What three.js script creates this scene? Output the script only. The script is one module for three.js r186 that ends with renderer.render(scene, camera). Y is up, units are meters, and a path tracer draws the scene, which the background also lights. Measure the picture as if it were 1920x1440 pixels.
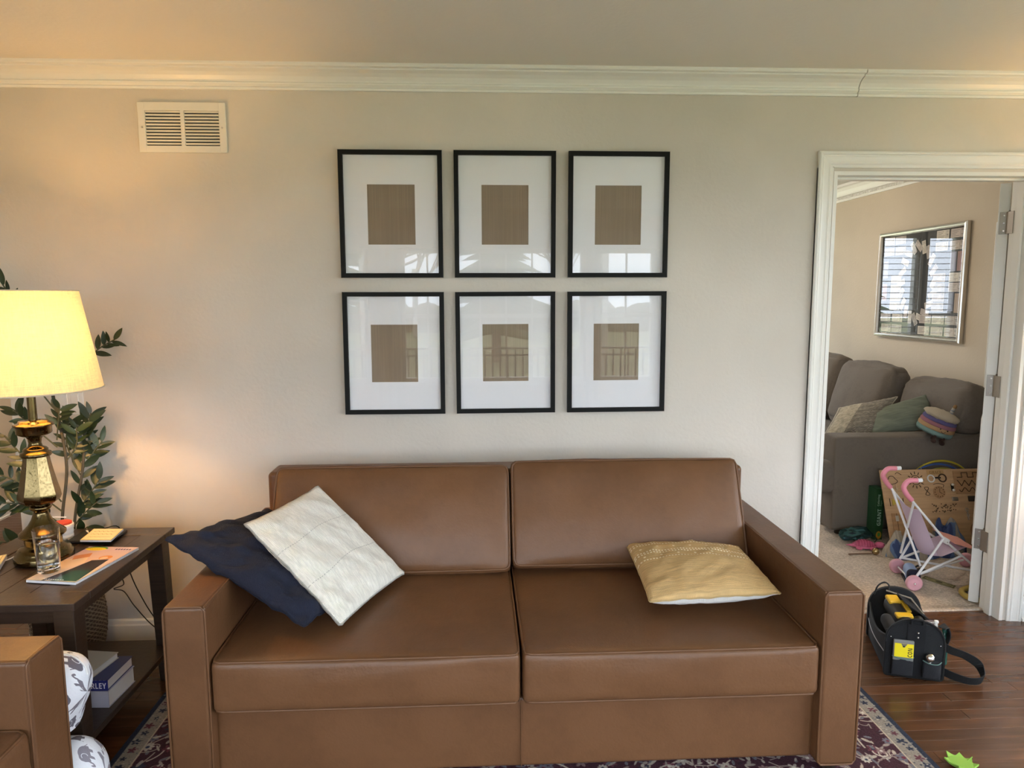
import * as THREE from 'three';
import { RoundedBoxGeometry } from 'three/addons/geometries/RoundedBoxGeometry.js';
import { mergeGeometries, mergeVertices, toCreasedNormals } from 'three/addons/utils/BufferGeometryUtils.js';
import { ImprovedNoise } from 'three/addons/math/ImprovedNoise.js';

// ---------------------------------------------------------------- camera, sky, exposure
const scene = new THREE.Scene();
const R = THREE.MathUtils.degToRad;
const camera = new THREE.PerspectiveCamera(2 * Math.atan(720 / 1331) * 180 / Math.PI, 4 / 3, 0.05, 200);
{
  camera.position.set(0, 1.515, 3.06);
  camera.rotation.order = 'YXZ';
  camera.rotation.set(R(-7.0), R(-2.8), R(-0.175));
}
const renderer = new THREE.WebGLRenderer({ antialias: true });
renderer.toneMapping = THREE.LinearToneMapping;
renderer.toneMappingExposure = 2.7;
renderer.shadowMap.enabled = true;
// pale overcast sky: even cloud, a little brighter overhead
{
  const w = 64, h = 32, d = new Float32Array(w * h * 4);
  for (let j = 0; j < h; j++) for (let i = 0; i < w; i++) {
    const up = Math.max(0, (j + 0.5) / h * 2 - 1), b = 0.8 + 0.35 * up, k = (j * w + i) * 4;
    d[k] = 0.87 * b; d[k + 1] = 0.97 * b; d[k + 2] = 1.10 * b; d[k + 3] = 1;
  }
  const t = new THREE.DataTexture(d, w, h, THREE.RGBAFormat, THREE.FloatType);
  t.mapping = THREE.EquirectangularReflectionMapping; t.magFilter = THREE.LinearFilter; t.needsUpdate = true;
  scene.background = t; scene.backgroundIntensity = 4.6;
}
const LAMP_CANDELA = 0.52, LAMP_COLOR = new THREE.Color().setRGB(1, 0.58, 0.22);

// ---------------------------------------------------------------- helpers
let seed = 12345;
const rnd = () => ((seed = (seed * 1664525 + 1013904223) >>> 0) / 4294967296);
const rr = (a, b) => a + (b - a) * rnd();
const noise = new ImprovedNoise();
const used = new Map();
function numbered(n) { const k = used.get(n) ?? 0; used.set(n, k + 1); return k ? n + '_' + String(k).padStart(3, '0') : n; }
const V = (x, y, z) => new THREE.Vector3(x, y, z);
function tag(o, label, category, group, kind) {
  if (label) o.userData.label = label;
  if (category) o.userData.category = category;
  if (group) o.userData.group = group;
  if (kind) o.userData.kind = kind;
  return o;
}
function thing(name, label, category, pos = [0, 0, 0], turn = 0, group) {
  const o = new THREE.Group(); o.name = numbered(name); o.position.set(...pos); o.rotation.y = turn;
  scene.add(o); return tag(o, label, category, group);
}
function part(name, g, m, parent, pos, rot) {
  const o = new THREE.Mesh(Array.isArray(g) ? merge(g) : g, m); o.castShadow = o.receiveShadow = true;
  o.name = parent === scene ? numbered(name) : name;
  if (pos) o.position.set(...pos);
  if (rot) o.rotation.set(...rot);
  parent.add(o); return o;
}
function struct(name, g, m, pos, rot) { const o = part(name, g, m, scene, pos, rot); o.userData.kind = 'structure'; return o; }
function clean(g) {
  g = g.index ? g.toNonIndexed() : g.clone();
  for (const k of Object.keys(g.attributes)) if (!['position', 'normal', 'uv'].includes(k)) g.deleteAttribute(k);
  if (!g.attributes.uv) g.setAttribute('uv', new THREE.BufferAttribute(new Float32Array(g.attributes.position.count * 2), 2));
  if (!g.attributes.normal) g.computeVertexNormals();
  return g;
}
function merge(list) { return mergeGeometries(list.map(clean), false); }
// texture coordinates in metres, from the face's main direction
function metric(g, s = 1, ox = 0, oy = 0) {
  g = clean(g);
  const p = g.attributes.position, uv = g.attributes.uv;
  const a = V(), b = V(), c = V(), n = V();
  for (let i = 0; i < p.count; i += 3) {
    a.fromBufferAttribute(p, i); b.fromBufferAttribute(p, i + 1); c.fromBufferAttribute(p, i + 2);
    n.copy(b).sub(a).cross(c.clone().sub(a)); const ax = Math.abs(n.x), ay = Math.abs(n.y), az = Math.abs(n.z);
    for (let k = 0; k < 3; k++) {
      const x = p.getX(i + k), y = p.getY(i + k), z = p.getZ(i + k);
      if (ax >= ay && ax >= az) uv.setXY(i + k, z * s + ox, y * s + oy);
      else if (ay >= az) uv.setXY(i + k, x * s + ox, z * s + oy);
      else uv.setXY(i + k, x * s + ox, y * s + oy);
    }
  }
  return g;
}
function at(g, x = 0, y = 0, z = 0, rx = 0, ry = 0, rz = 0) {
  return g.applyMatrix4(new THREE.Matrix4().makeRotationFromEuler(new THREE.Euler(rx, ry, rz)).setPosition(x, y, z));
}
const box = (w, h, d, x = 0, y = 0, z = 0) => new THREE.BoxGeometry(w, h, d).translate(x, y, z);
const rbox = (w, h, d, r = 0.005, x = 0, y = 0, z = 0, seg = 2) => new RoundedBoxGeometry(w, h, d, seg, Math.min(r, w / 2.01, h / 2.01, d / 2.01)).translate(x, y, z);
const span = (x0, x1, y0, y1, z0, z1) => box(x1 - x0, y1 - y0, z1 - z0, (x0 + x1) / 2, (y0 + y1) / 2, (z0 + z1) / 2);
const rspan = (x0, x1, y0, y1, z0, z1, r) => rbox(x1 - x0, y1 - y0, z1 - z0, r, (x0 + x1) / 2, (y0 + y1) / 2, (z0 + z1) / 2);
const cyl = (r0, r1, h, x = 0, y = 0, z = 0, n = 24) => new THREE.CylinderGeometry(r0, r1, h, n).translate(x, y, z);
const lathe = (pts, n = 40) => new THREE.LatheGeometry(pts.map(([r, y]) => new THREE.Vector2(r, y)), n);
function tube(pts, r, seg = 40, closed = false, rs = 8) {
  const c = new THREE.CatmullRomCurve3(pts.map((p) => (p.isVector3 ? p : V(...p))), closed, 'centripetal');
  return new THREE.TubeGeometry(c, seg, r, rs, closed);
}
function bar(a, b, r, n = 10) {
  a = V(...a); b = V(...b); const d = b.clone().sub(a), g = new THREE.CylinderGeometry(r, r, d.length(), n);
  g.applyQuaternion(new THREE.Quaternion().setFromUnitVectors(V(0, 1, 0), d.normalize()));
  const m = a.add(b).multiplyScalar(0.5); return g.translate(m.x, m.y, m.z);
}
function extrudeX(profile, x0, x1) { // profile [z, y] drawn along x
  const s = new THREE.Shape(profile.map(([z, y]) => new THREE.Vector2(z, y)));
  const g = new THREE.ExtrudeGeometry(s, { depth: x1 - x0, bevelEnabled: false });
  return g.applyMatrix4(new THREE.Matrix4().makeBasis(V(0, 0, 1), V(0, 1, 0), V(-1, 0, 0))).translate(x1, 0, 0);
}
// rounded, puffed upholstery block
function cushion(w, h, d, r, puff = [0, 0.02, 0], wob = 0.004, sd = 0, seg = [26, 12, 22]) {
  const e = (t) => Math.sign(t) * (1 - Math.pow(1 - Math.abs(t), 1.7));
  let g = new THREE.BoxGeometry(2, 2, 2, ...seg); const p = g.attributes.position, uv0 = g.attributes.uv;
  const hw = w / 2, hh = h / 2, hd = d / 2;
  for (let i = 0; i < p.count; i++) {
    const u = e(p.getX(i)), v = e(p.getY(i)), t = e(p.getZ(i));
    let x = u * hw, y = v * hh, z = t * hd;
    const cx = Math.max(-hw + r, Math.min(hw - r, x)), cy = Math.max(-hh + r, Math.min(hh - r, y)), cz = Math.max(-hd + r, Math.min(hd - r, z));
    const q = V(x - cx, y - cy, z - cz); if (q.length() > 1e-6) q.setLength(Math.min(r, Math.max(Math.abs(x - cx), Math.abs(y - cy), Math.abs(z - cz))));
    x = cx + q.x; y = cy + q.y; z = cz + q.z;
    const b = (m) => Math.max(0, 1 - m * m);
    const n1 = noise.noise(u * 2 + sd, v * 2, t * 2 + sd * 3), n2 = noise.noise(u * 6 + sd, v * 5 + 9, t * 6);
    const wv = 1 + 0.25 * n1;
    x += Math.sign(u) * puff[0] * b(v) * b(t) * Math.abs(u) ** 3 * wv;
    y += Math.sign(v) * puff[1] * b(u) ** 0.7 * b(t) ** 0.7 * Math.abs(v) ** 3 * wv;
    z += Math.sign(t) * puff[2] * b(u) ** 0.7 * b(v) ** 0.7 * Math.abs(t) ** 3 * wv;
    y += wob * (n1 + 0.5 * n2); z += wob * (n1 * 0.6 - 0.5 * n2);
    p.setXYZ(i, x, y, z);
  }
  g.deleteAttribute('uv'); g.deleteAttribute('normal');
  g = mergeVertices(g, 1e-5); g.computeVertexNormals();
  const n = g.attributes.normal.clone(); const gi = g.toNonIndexed(); void n;
  const out = metricKeep(gi); return out;
}
function metricKeep(g) { // metric uv while smooth normals stay
  g.setAttribute('uv', new THREE.BufferAttribute(new Float32Array(g.attributes.position.count * 2), 2));
  return metric(g);
}
function smooth(g, tol = 1e-4) { g = g.clone(); g.deleteAttribute('uv'); g.deleteAttribute('normal'); g = mergeVertices(g, tol); g.computeVertexNormals(); return metricKeep(g.toNonIndexed()); }
const loopRect = (hw, hd, y, r, n = 6) => { // rounded rectangle in xz at height y
  const out = [];
  for (const [sx, sz, a0] of [[1, 1, 0], [-1, 1, 90], [-1, -1, 180], [1, -1, 270]])
    for (let k = 0; k <= n; k++) { const a = R(a0 + 90 * k / n); out.push(V(sx * (hw - r) + r * Math.cos(a), y, sz * (hd - r) + r * Math.sin(a))); }
  return out;
};
// throw pillow through four corner points (top, right, bottom, left); side +1 / -1 / 0 = front, back, both
function pillow(c, thick, { n = 26, pull = 0.05, side = 0, wob = 0.008, sd = 1, sag = 0 } = {}) {
  const [A, B, C, D] = c.map((p) => V(...p));
  const nrm = B.clone().sub(D).cross(A.clone().sub(C)).normalize();
  const pos = [], uv = [], idx = [];
  const sides = side ? [side] : [1, -1];
  for (const s of sides) {
    const base = pos.length / 3;
    for (let j = 0; j <= n; j++) for (let i = 0; i <= n; i++) {
      const e = (t) => { const q = 2 * t - 1; return Math.sign(q) * (1 - Math.pow(1 - Math.abs(q), 1.5)); };
      let u = e(i / n), v = e(j / n);
      const pu = u * (1 - pull * (1 - v * v)), pv = v * (1 - pull * (1 - u * u));
      const a = (pu + 1) / 2, b = (pv + 1) / 2; // a: A->B direction, b: A->D direction
      const P = V(0, 0, 0).addScaledVector(A, (1 - a) * (1 - b)).addScaledVector(B, a * (1 - b)).addScaledVector(C, a * b).addScaledVector(D, (1 - a) * b);
      const prof = Math.pow(Math.max(0, 1 - u * u), 0.42) * Math.pow(Math.max(0, 1 - v * v), 0.42);
      const edge = Math.min(1, 6 * (1 - Math.max(Math.abs(u), Math.abs(v))));
      const w = wob * edge * (noise.noise(u * 2.2 + sd, v * 2.2, s * 3 + sd) + 0.6 * noise.noise(u * 6 + sd, v * 4, s * 5) + 0.5 * noise.noise((u + v) * 9, (u - v) * 2, sd));
      const rim = wob * 0.8 * noise.noise(u * 5 + sd * 2, v * 5, 7);
      P.addScaledVector(nrm, s * thick * prof + s * w + rim - sag * (1 - u * u) * (1 - v * v));
      pos.push(P.x, P.y, P.z); uv.push((u + 1) / 2, (1 - v) / 2);
      if (i < n && j < n) { const k = base + j * (n + 1) + i; if (s > 0) idx.push(k, k + n + 1, k + 1, k + 1, k + n + 1, k + n + 2); else idx.push(k, k + 1, k + n + 1, k + 1, k + n + 2, k + n + 1); }
    }
  }
  const g = new THREE.BufferGeometry();
  g.setAttribute('position', new THREE.Float32BufferAttribute(pos, 3)); g.setAttribute('uv', new THREE.Float32BufferAttribute(uv, 2)); g.setIndex(idx);
  g.computeVertexNormals();
  return g;
}
function pillowRim(c, r, { pull = 0.05, wob = 0.008, sd = 1, n = 20 } = {}) {
  const [A, B, C, D] = c.map((p) => V(...p)), nrm = B.clone().sub(D).cross(A.clone().sub(C)).normalize(), pts = [];
  const put = (u, v) => {
    const pu = u * (1 - pull * (1 - v * v)), pv = v * (1 - pull * (1 - u * u)), a = (pu + 1) / 2, b = (pv + 1) / 2;
    pts.push(V(0, 0, 0).addScaledVector(A, (1 - a) * (1 - b)).addScaledVector(B, a * (1 - b)).addScaledVector(C, a * b).addScaledVector(D, (1 - a) * b).addScaledVector(nrm, wob * 0.8 * noise.noise(u * 5 + sd * 2, v * 5, 7)));
  };
  for (let k = 0; k < n; k++) put(-1 + 2 * k / n, -1);
  for (let k = 0; k < n; k++) put(1, -1 + 2 * k / n);
  for (let k = 0; k < n; k++) put(1 - 2 * k / n, 1);
  for (let k = 0; k < n; k++) put(-1, 1 - 2 * k / n);
  return tube(pts, r, 160, true, 6);
}

// ---------------------------------------------------------------- textures
function hash(x, y, s) { let h = (x * 374761393 + y * 668265263 + s * 1442695041) | 0; h = Math.imul(h ^ (h >>> 13), 1274126177); return ((h ^ (h >>> 16)) >>> 0) / 4294967296; }
function vnoise(u, v, f, g, s) { // tiles over 0..1
  const x = u * f, y = v * g, i = Math.floor(x), j = Math.floor(y), a = x - i, b = y - j, q = (t) => t * t * (3 - 2 * t), m = (k, n) => ((k % n) + n) % n;
  const A = hash(m(i, f), m(j, g), s), B = hash(m(i + 1, f), m(j, g), s), C = hash(m(i, f), m(j + 1, g), s), D = hash(m(i + 1, f), m(j + 1, g), s);
  return (A + (B - A) * q(a)) * (1 - q(b)) + (C + (D - C) * q(a)) * q(b);
}
function fbm(u, v, f, g, s, oct = 4) { let t = 0, a = 0.5, n = 0; for (let k = 0; k < oct; k++) { t += a * vnoise(u, v, f << k, g << k, s + k); n += a; a *= 0.5; } return t / n; }
function dtex(size, fn, srgb = true, w = size) {
  const d = new Uint8Array(w * size * 4);
  for (let j = 0; j < size; j++) for (let i = 0; i < w; i++) {
    const c = fn((i + 0.5) / w, (j + 0.5) / size), k = (j * w + i) * 4;
    for (let q = 0; q < 3; q++) d[k + q] = Math.max(0, Math.min(255, (Array.isArray(c) ? c[q] : c) * 255));
    d[k + 3] = 255;
  }
  const t = new THREE.DataTexture(d, w, size); t.magFilter = THREE.LinearFilter; t.minFilter = THREE.LinearMipmapLinearFilter; t.generateMipmaps = true;
  t.wrapS = t.wrapT = THREE.RepeatWrapping; if (srgb) t.colorSpace = THREE.SRGBColorSpace; t.needsUpdate = true; return t;
}
function rep(t, x, y = x) { const c = t.clone(); c.repeat.set(x, y); c.needsUpdate = true; return c; }
function ctex(w, h, draw) {
  const c = document.createElement('canvas'); c.width = w; c.height = h; const x = c.getContext('2d'); draw(x, w, h);
  const t = new THREE.CanvasTexture(c); t.colorSpace = THREE.SRGBColorSpace; t.wrapS = t.wrapT = THREE.RepeatWrapping; return t;
}
const mat = (o) => new THREE.MeshPhysicalMaterial({ roughness: 0.6, ...o });
const lin = (r, g, b) => new THREE.Color().setRGB(r, g, b);

const grainBump = dtex(512, (u, v) => 0.35 * fbm(u, v, 64, 64, 3, 3) + 0.65 * fbm(u, v, 24, 24, 9, 2), false);
const fineBump = dtex(256, (u, v) => fbm(u, v, 32, 32, 5, 3), false);
const wallBump = dtex(512, (u, v) => fbm(u, v, 40, 40, 11, 3), false);
const weaveBump = dtex(256, (u, v) => 0.5 + 0.25 * Math.sin(u * Math.PI * 64) * (Math.floor(v * 32) % 2 ? 1 : -1) + 0.25 * Math.sin(v * Math.PI * 64) + 0.2 * (fbm(u, v, 32, 32, 4, 2) - 0.5), false);
const leatherBump = dtex(512, (u, v) => { const w = 1 - Math.abs(2 * fbm(u, v, 3, 4, 15, 3) - 1), q = 1 - Math.abs(2 * fbm(u, v, 9, 3, 17, 2) - 1); return 0.30 * fbm(u, v, 90, 90, 3, 2) + 0.40 * w * w + 0.3 * q * q; }, false);
const patchTone = dtex(512, (u, v) => { const k = 0.90 + 0.16 * fbm(u, v, 4, 4, 21, 4); return [k, k, k]; });
const leatherTone = dtex(512, (u, v) => { const a = fbm(u, v, 3, 3, 31, 5), b = fbm(u, v, 40, 40, 33, 3); const k = 0.80 + 0.26 * a + 0.06 * b; return [k, k * (0.985 + 0.02 * a), k * (0.97 + 0.03 * a)]; });
const M = {};
M.wall = mat({ color: lin(0.685, 0.63, 0.56), roughness: 0.75, map: rep(patchTone, 0.35), bumpMap: rep(wallBump, 2.2), bumpScale: 0.0006 });
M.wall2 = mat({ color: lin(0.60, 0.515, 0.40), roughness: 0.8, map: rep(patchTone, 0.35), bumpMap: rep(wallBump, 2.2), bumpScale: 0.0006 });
M.ceiling = mat({ color: lin(0.78, 0.745, 0.68), roughness: 0.85, bumpMap: rep(wallBump, 2), bumpScale: 0.0005 });
M.trim = mat({ color: lin(0.80, 0.79, 0.75), roughness: 0.32 });
M.leather = mat({ color: lin(0.162, 0.075, 0.033), roughness: 0.42, map: rep(leatherTone, 1.3), bumpMap: rep(leatherBump, 2.1), bumpScale: 0.0011, specularIntensity: 0.8 });
M.welt = mat({ color: lin(0.14, 0.062, 0.025), roughness: 0.45 });
M.blackWood = mat({ color: lin(0.006, 0.006, 0.006), roughness: 0.5, specularIntensity: 0.35 });
M.darkFeet = mat({ color: lin(0.02, 0.014, 0.01), roughness: 0.4 });
M.glassPane = mat({ color: 0xffffff, roughness: 0, transmission: 1, thickness: 0, ior: 1.5 });
M.steel = mat({ color: lin(0.55, 0.53, 0.5), metalness: 1, roughness: 0.32 });
M.chrome = mat({ color: lin(0.7, 0.69, 0.67), metalness: 1, roughness: 0.16 });
M.brass = mat({ color: lin(0.155, 0.112, 0.05), metalness: 1, roughness: 0.36, roughnessMap: rep(fineBump, 2) });
M.hinge = mat({ color: lin(0.30, 0.27, 0.24), metalness: 0.9, roughness: 0.45 });
M.white = mat({ color: lin(0.78, 0.78, 0.76), roughness: 0.5 });
M.black = mat({ color: lin(0.012, 0.012, 0.013), roughness: 0.55 });
M.cord = mat({ color: lin(0.01, 0.01, 0.01), roughness: 0.5 });

// ---------------------------------------------------------------- the house shell
function wallShape(x0, x1, y0, y1, holes, depth) {
  const s = new THREE.Shape(); s.moveTo(x0, y0); s.lineTo(x1, y0); s.lineTo(x1, y1); s.lineTo(x0, y1); s.closePath();
  for (const [a, b, c, d] of holes) { const h = new THREE.Path(); h.moveTo(a, c); h.lineTo(a, d); h.lineTo(b, d); h.lineTo(b, c); h.closePath(); s.holes.push(h); }
  return new THREE.ExtrudeGeometry(s, { depth, bevelEnabled: false });
}
const CEIL = 2.44, DX0 = 1.535, DX1 = 2.45, DTOP = 2.045, BACK = 3.9, X2 = 3.35, CEIL2 = 2.5, Z2 = -5.5;
// main wall with the doorway (notch open to the floor)
{
  const s = new THREE.Shape();
  [[-1.965, 0], [DX0, 0], [DX0, DTOP], [DX1, DTOP], [DX1, 0], [4.0, 0], [4.0, 2.6], [-1.965, 2.6]].forEach(([x, y], i) => (i ? s.lineTo(x, y) : s.moveTo(x, y)));
  struct('wall_front', new THREE.ExtrudeGeometry(s, { depth: 0.12, bevelEnabled: false }).translate(0, 0, -0.12), M.wall);
}
const W1 = [-2.9, -1.045, 0.69, 1.97], W2 = [-0.73, 1.05, 0.69, 1.97], W3 = [1.19, 1.75, 0.69, 1.97], W4 = [2.3, 3.75, 0.35, 2.15];  // first widened, last added out of view, to let in more daylight
const E1 = [-3.5, -2.2, 0.35, 2.2], E2 = [-2.0, -0.7, 0.35, 2.2]; // unseen windows added to the right wall for more daylight, measured along -z
struct('wall_back', wallShape(-3.44, 4.14, -0.2, 2.6, [W1, W2, W3, W4], 0.14).translate(0, 0, BACK), M.wall);
struct('wall_left', metric(span(-3.44, -3.3, -0.2, 2.6, -4, BACK)), M.wall2);
struct('wall_right', wallShape(-BACK, 0.12, -0.2, 2.6, [E1, E2], 0.14).rotateY(Math.PI / 2).translate(4, 0, 0), M.wall);
struct('wall_hall_side', metric(span(-1.965, -1.85, 0, 2.6, -4, -0.12)), M.wall2);
struct('wall_hall_end', metric(span(-3.44, -1.85, -0.2, 2.6, -4.12, -4)), M.wall2);
struct('ceiling', metric(span(-3.44, 4.14, CEIL, 2.62, -0.06, BACK + 0.14)), M.ceiling);
struct('ceiling_hall', metric(span(-3.44, -1.85, CEIL, 2.62, -4.12, -0.06)), M.ceiling);
// neighbouring room
const V1 = [-0.05, 0.62, 0.3, 2.25], V2 = [0.74, 1.14, 0.3, 2.25], V3 = [1.24, 1.72, 0.3, 2.25], V4 = [1.85, 3.2, 0.12, 2.28];  // last one added out of view, the others enlarged, to brighten the playroom
struct('wall_playroom_right', metric(span(X2, X2 + 0.12, -0.2, 2.6, Z2, -0.12)), M.wall2);
struct('wall_playroom_left', metric(span(-0.32, -0.2, -0.2, 2.6, Z2, -0.12)), M.wall2);
struct('wall_playroom_end', wallShape(-0.32, X2 + 0.12, -0.2, 2.6, [V1, V2, V3, V4], 0.12).translate(0, 0, Z2 - 0.12), M.wall2);
struct('ceiling_playroom', metric(span(-0.32, X2 + 0.12, CEIL2, 2.66, Z2 - 0.12, -0.06)), mat({ color: lin(0.68, 0.67, 0.64), roughness: 0.9 }));

// floors: oak strips, the ones in sight each a piece of its own
{
  const oakTex = [0, 1, 2].map((k) => dtex(256, (u, v) => {
    const w = fbm(u, v, 3, 6, 40 + k, 3), g = fbm(u + 0.0, v, 4, 90, 50 + k, 3), ring = 0.5 + 0.5 * Math.sin((v * 9 + w * 3.2) * Math.PI * 2);
    const d = 0.72 + 0.22 * g + 0.08 * Math.pow(ring, 2) + 0.08 * w; return [0.40 * d, 0.262 * d, 0.172 * d];
  }, true, 512));
  const oakBump = dtex(256, (u, v) => fbm(u, v, 4, 90, 50, 3), false, 512);
  const mats = []; for (const t of oakTex) for (const k of [0.86, 1.0, 1.14]) mats.push(mat({ color: lin(k, k * 0.99, k * 0.97), map: t, bumpMap: oakBump, bumpScale: 0.00012, roughness: 0.24, specularIntensity: 0.9 }));
  const floor = struct('floor', metric(span(-3.44, 4.14, -0.2, -0.02, -0.105, BACK + 0.14)), M.darkFeet);
  struct('floor_hall', metric(span(-3.44, -1.85, -0.2, -0.02, -4.12, -0.105)), M.darkFeet);
  const geos = new Map(), stuff = [];
  const plankGeo = (len) => { const k = len.toFixed(2); if (!geos.has(k)) geos.set(k, (() => { const g = metric(rbox(len - 0.0012, 0.02, 0.0563, 0.0015, 0, -0.01, 0, 1)); return g; })()); return geos.get(k); };
  let count = 0;
  const lens = [0.42, 0.58, 0.74, 0.9, 1.06];
  const lay = (z, xa, xb, vis) => {
    let x = xa - rr(0, 0.5);
    while (x < xb) {
      const len = lens[Math.floor(rnd() * 5)], a = Math.max(x, xa), b = Math.min(x + len, xb), L = b - a; x += len;
      if (L < 0.02) continue;
      const g = L === len ? plankGeo(len) : metric(rbox(L - 0.0012, 0.02, 0.0563, 0.0015, 0, -0.01, 0, 1));
      const seen = vis((a + b) / 2, L) && count < 290;
      if (seen) { count++; const m = part('plank', g, mats[Math.floor(rnd() * 9)], floor, [(a + b) / 2, 0, z]); m.castShadow = false; }
      else stuff.push(g.clone().translate((a + b) / 2, 0, z));
    }
  };
  for (let z = -0.105 + 0.0285; z < BACK; z += 0.057)
    lay(z, -3.3, 4.0, (x, L) => z < 1.25 && (x + L / 2 > 1.12 && x - L / 2 < 2.75 || x - L / 2 < -1.1 && x + L / 2 > -2.05 && z < 1.0));
  for (let z = -0.105 - 0.0285; z > -4; z -= 0.057) lay(z, -3.3, -1.965, () => false);
  const rest = part('plank_field', merge(stuff), mats[4], floor); rest.userData.kind = 'stuff';
}
{
  const pile = dtex(512, (u, v) => { const k = 0.78 + 0.30 * fbm(u, v, 64, 64, 61, 3) + 0.1 * (fbm(u, v, 6, 6, 63, 3) - 0.5); return [0.82 * k, 0.755 * k, 0.69 * k]; });
  const pileBump = dtex(512, (u, v) => 0.5 * fbm(u, v, 100, 50, 66, 2) + 0.5 * fbm(u, v, 40, 90, 67, 2), false);
  struct('floor_carpet', [metric(span(-0.2, X2, -0.2, 0.008, Z2, -0.125)), metric(rspan(DX0 - 0.02, DX1 + 0.02, -0.02, 0.008, -0.16, -0.105, 0.006))], mat({ map: rep(pile, 2.2), roughness: 0.97, bumpMap: rep(pileBump, 2.6), bumpScale: 0.006, sheen: 0.3, sheenRoughness: 0.8 }));
}

// crown moulding, with the open joint over the doorway
const crown = [[0, 0], [0.012, 0], [0.014, 0.008], [0.011, 0.012], [0.020, 0.020], [0.022, 0.026], [0.018, 0.029], [0.021, 0.036], [0.030, 0.049], [0.044, 0.060], [0.060, 0.066], [0.064, 0.068], [0.064, 0.073], [0.080, 0.075], [0.083, 0.080], [0.083, 0.09], [0, 0.09]];
const crownUp = (p, y) => p.map(([z, q]) => [z, q + y]);
struct('trim_1', extrudeX(crownUp(crown, CEIL - 0.088), -1.965, 1.612), M.trim);
{
  const o = struct('trim_2', extrudeX(crownUp(crown, CEIL - 0.088), 1.6155, 4.0), M.trim); o.position.y = -0.0015;
}
struct('trim_3', extrudeX(crownUp(crown, CEIL - 0.088), -4.0, 3.3).rotateY(Math.PI), M.trim, [0, 0, BACK]);
// baseboards
const base = [[0, 0], [0.022, 0], [0.022, 0.012], [0.015, 0.018], [0.014, 0.085], [0.011, 0.092], [0.010, 0.106], [0.005, 0.112], [0, 0.112]];
struct('baseboard_front_left', extrudeX(base, -1.965, 1.462), M.trim);
struct('baseboard_front_right', extrudeX(base, 2.535, 4.0), M.trim);
struct('baseboard_hall', extrudeX(base, -BACK, 4).rotateY(Math.PI / 2).translate(-3.3, 0, 0), M.trim);
struct('baseboard_hall_side', extrudeX(base, 0.12, 4).rotateY(-Math.PI / 2).translate(-1.965, 0, -4.12), M.trim).position.set(0, 0, 0);
// door casing: moulded profile round the opening, mitred
{
  const prof = [[0, 0], [0, 0.016], [0.006, 0.02], [0.012, 0.02], [0.016, 0.016], [0.02, 0.0165], [0.026, 0.0145], [0.034, 0.0135], [0.044, 0.013], [0.052, 0.0145], [0.057, 0.011], [0.064, 0.011], [0.068, 0.0]];
  // u runs from the outer edge inwards, w is the height off the wall
  const xo0 = 1.460, xo1 = 2.533, yo = 2.127;
  const sweep = (path) => { // path: three points [x,y] outer line with the inward directions at each
    const pos = [], idx = [], n = prof.length;
    path.forEach(([x, y, ix, iy]) => prof.forEach(([u, w]) => pos.push(x + ix * u, y + iy * u, w)));
    for (let s = 0; s + 1 < path.length; s++) for (let k = 0; k + 1 < n; k++) { const a = s * n + k, b = a + n; idx.push(a, a + 1, b, b, a + 1, b + 1); }
    const g = new THREE.BufferGeometry(); g.setAttribute('position', new THREE.Float32BufferAttribute(pos, 3)); g.setIndex(idx);
    const f = g.toNonIndexed(); f.computeVertexNormals(); return f;
  };
  struct('trim_4', [sweep([[xo0, 0, 1, 0], [xo0, yo, 1, -1]]), span(xo0, xo0 + 0.068, 0, yo - 0.068, 0.0005, 0.0105)], M.trim);
  struct('trim_5', [sweep([[xo0, yo, 1, -1], [xo1, yo, -1, -1]]), span(xo0 + 0.068, xo1 - 0.068, yo - 0.068, yo - 0.001, 0.0005, 0.0105)], M.trim);
  struct('trim_6', [sweep([[xo1, yo, -1, -1], [xo1, 0, -1, 0]]), span(xo1 - 0.068, xo1, 0, yo - 0.068, 0.0005, 0.0105)], M.trim);
  // jamb lining with stop bead
  struct('trim_7', [span(DX0, DX0 + 0.016, 0, DTOP, -0.13, 0.003), rspan(DX0 + 0.016, DX0 + 0.028, 0, DTOP - 0.016, -0.085, -0.045, 0.003)], M.trim);
  struct('trim_8', [span(DX1 - 0.016, DX1, 0, DTOP, -0.13, 0.003), rspan(DX1 - 0.028, DX1 - 0.016, 0, DTOP - 0.016, -0.085, -0.045, 0.003)], M.trim);
  struct('trim_9', [span(DX0 + 0.016, DX1 - 0.016, DTOP - 0.016, DTOP, -0.13, 0.003), rspan(DX0 + 0.016, DX1 - 0.016, DTOP - 0.028, DTOP - 0.016, -0.085, -0.045, 0.003)], M.trim);
}
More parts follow.
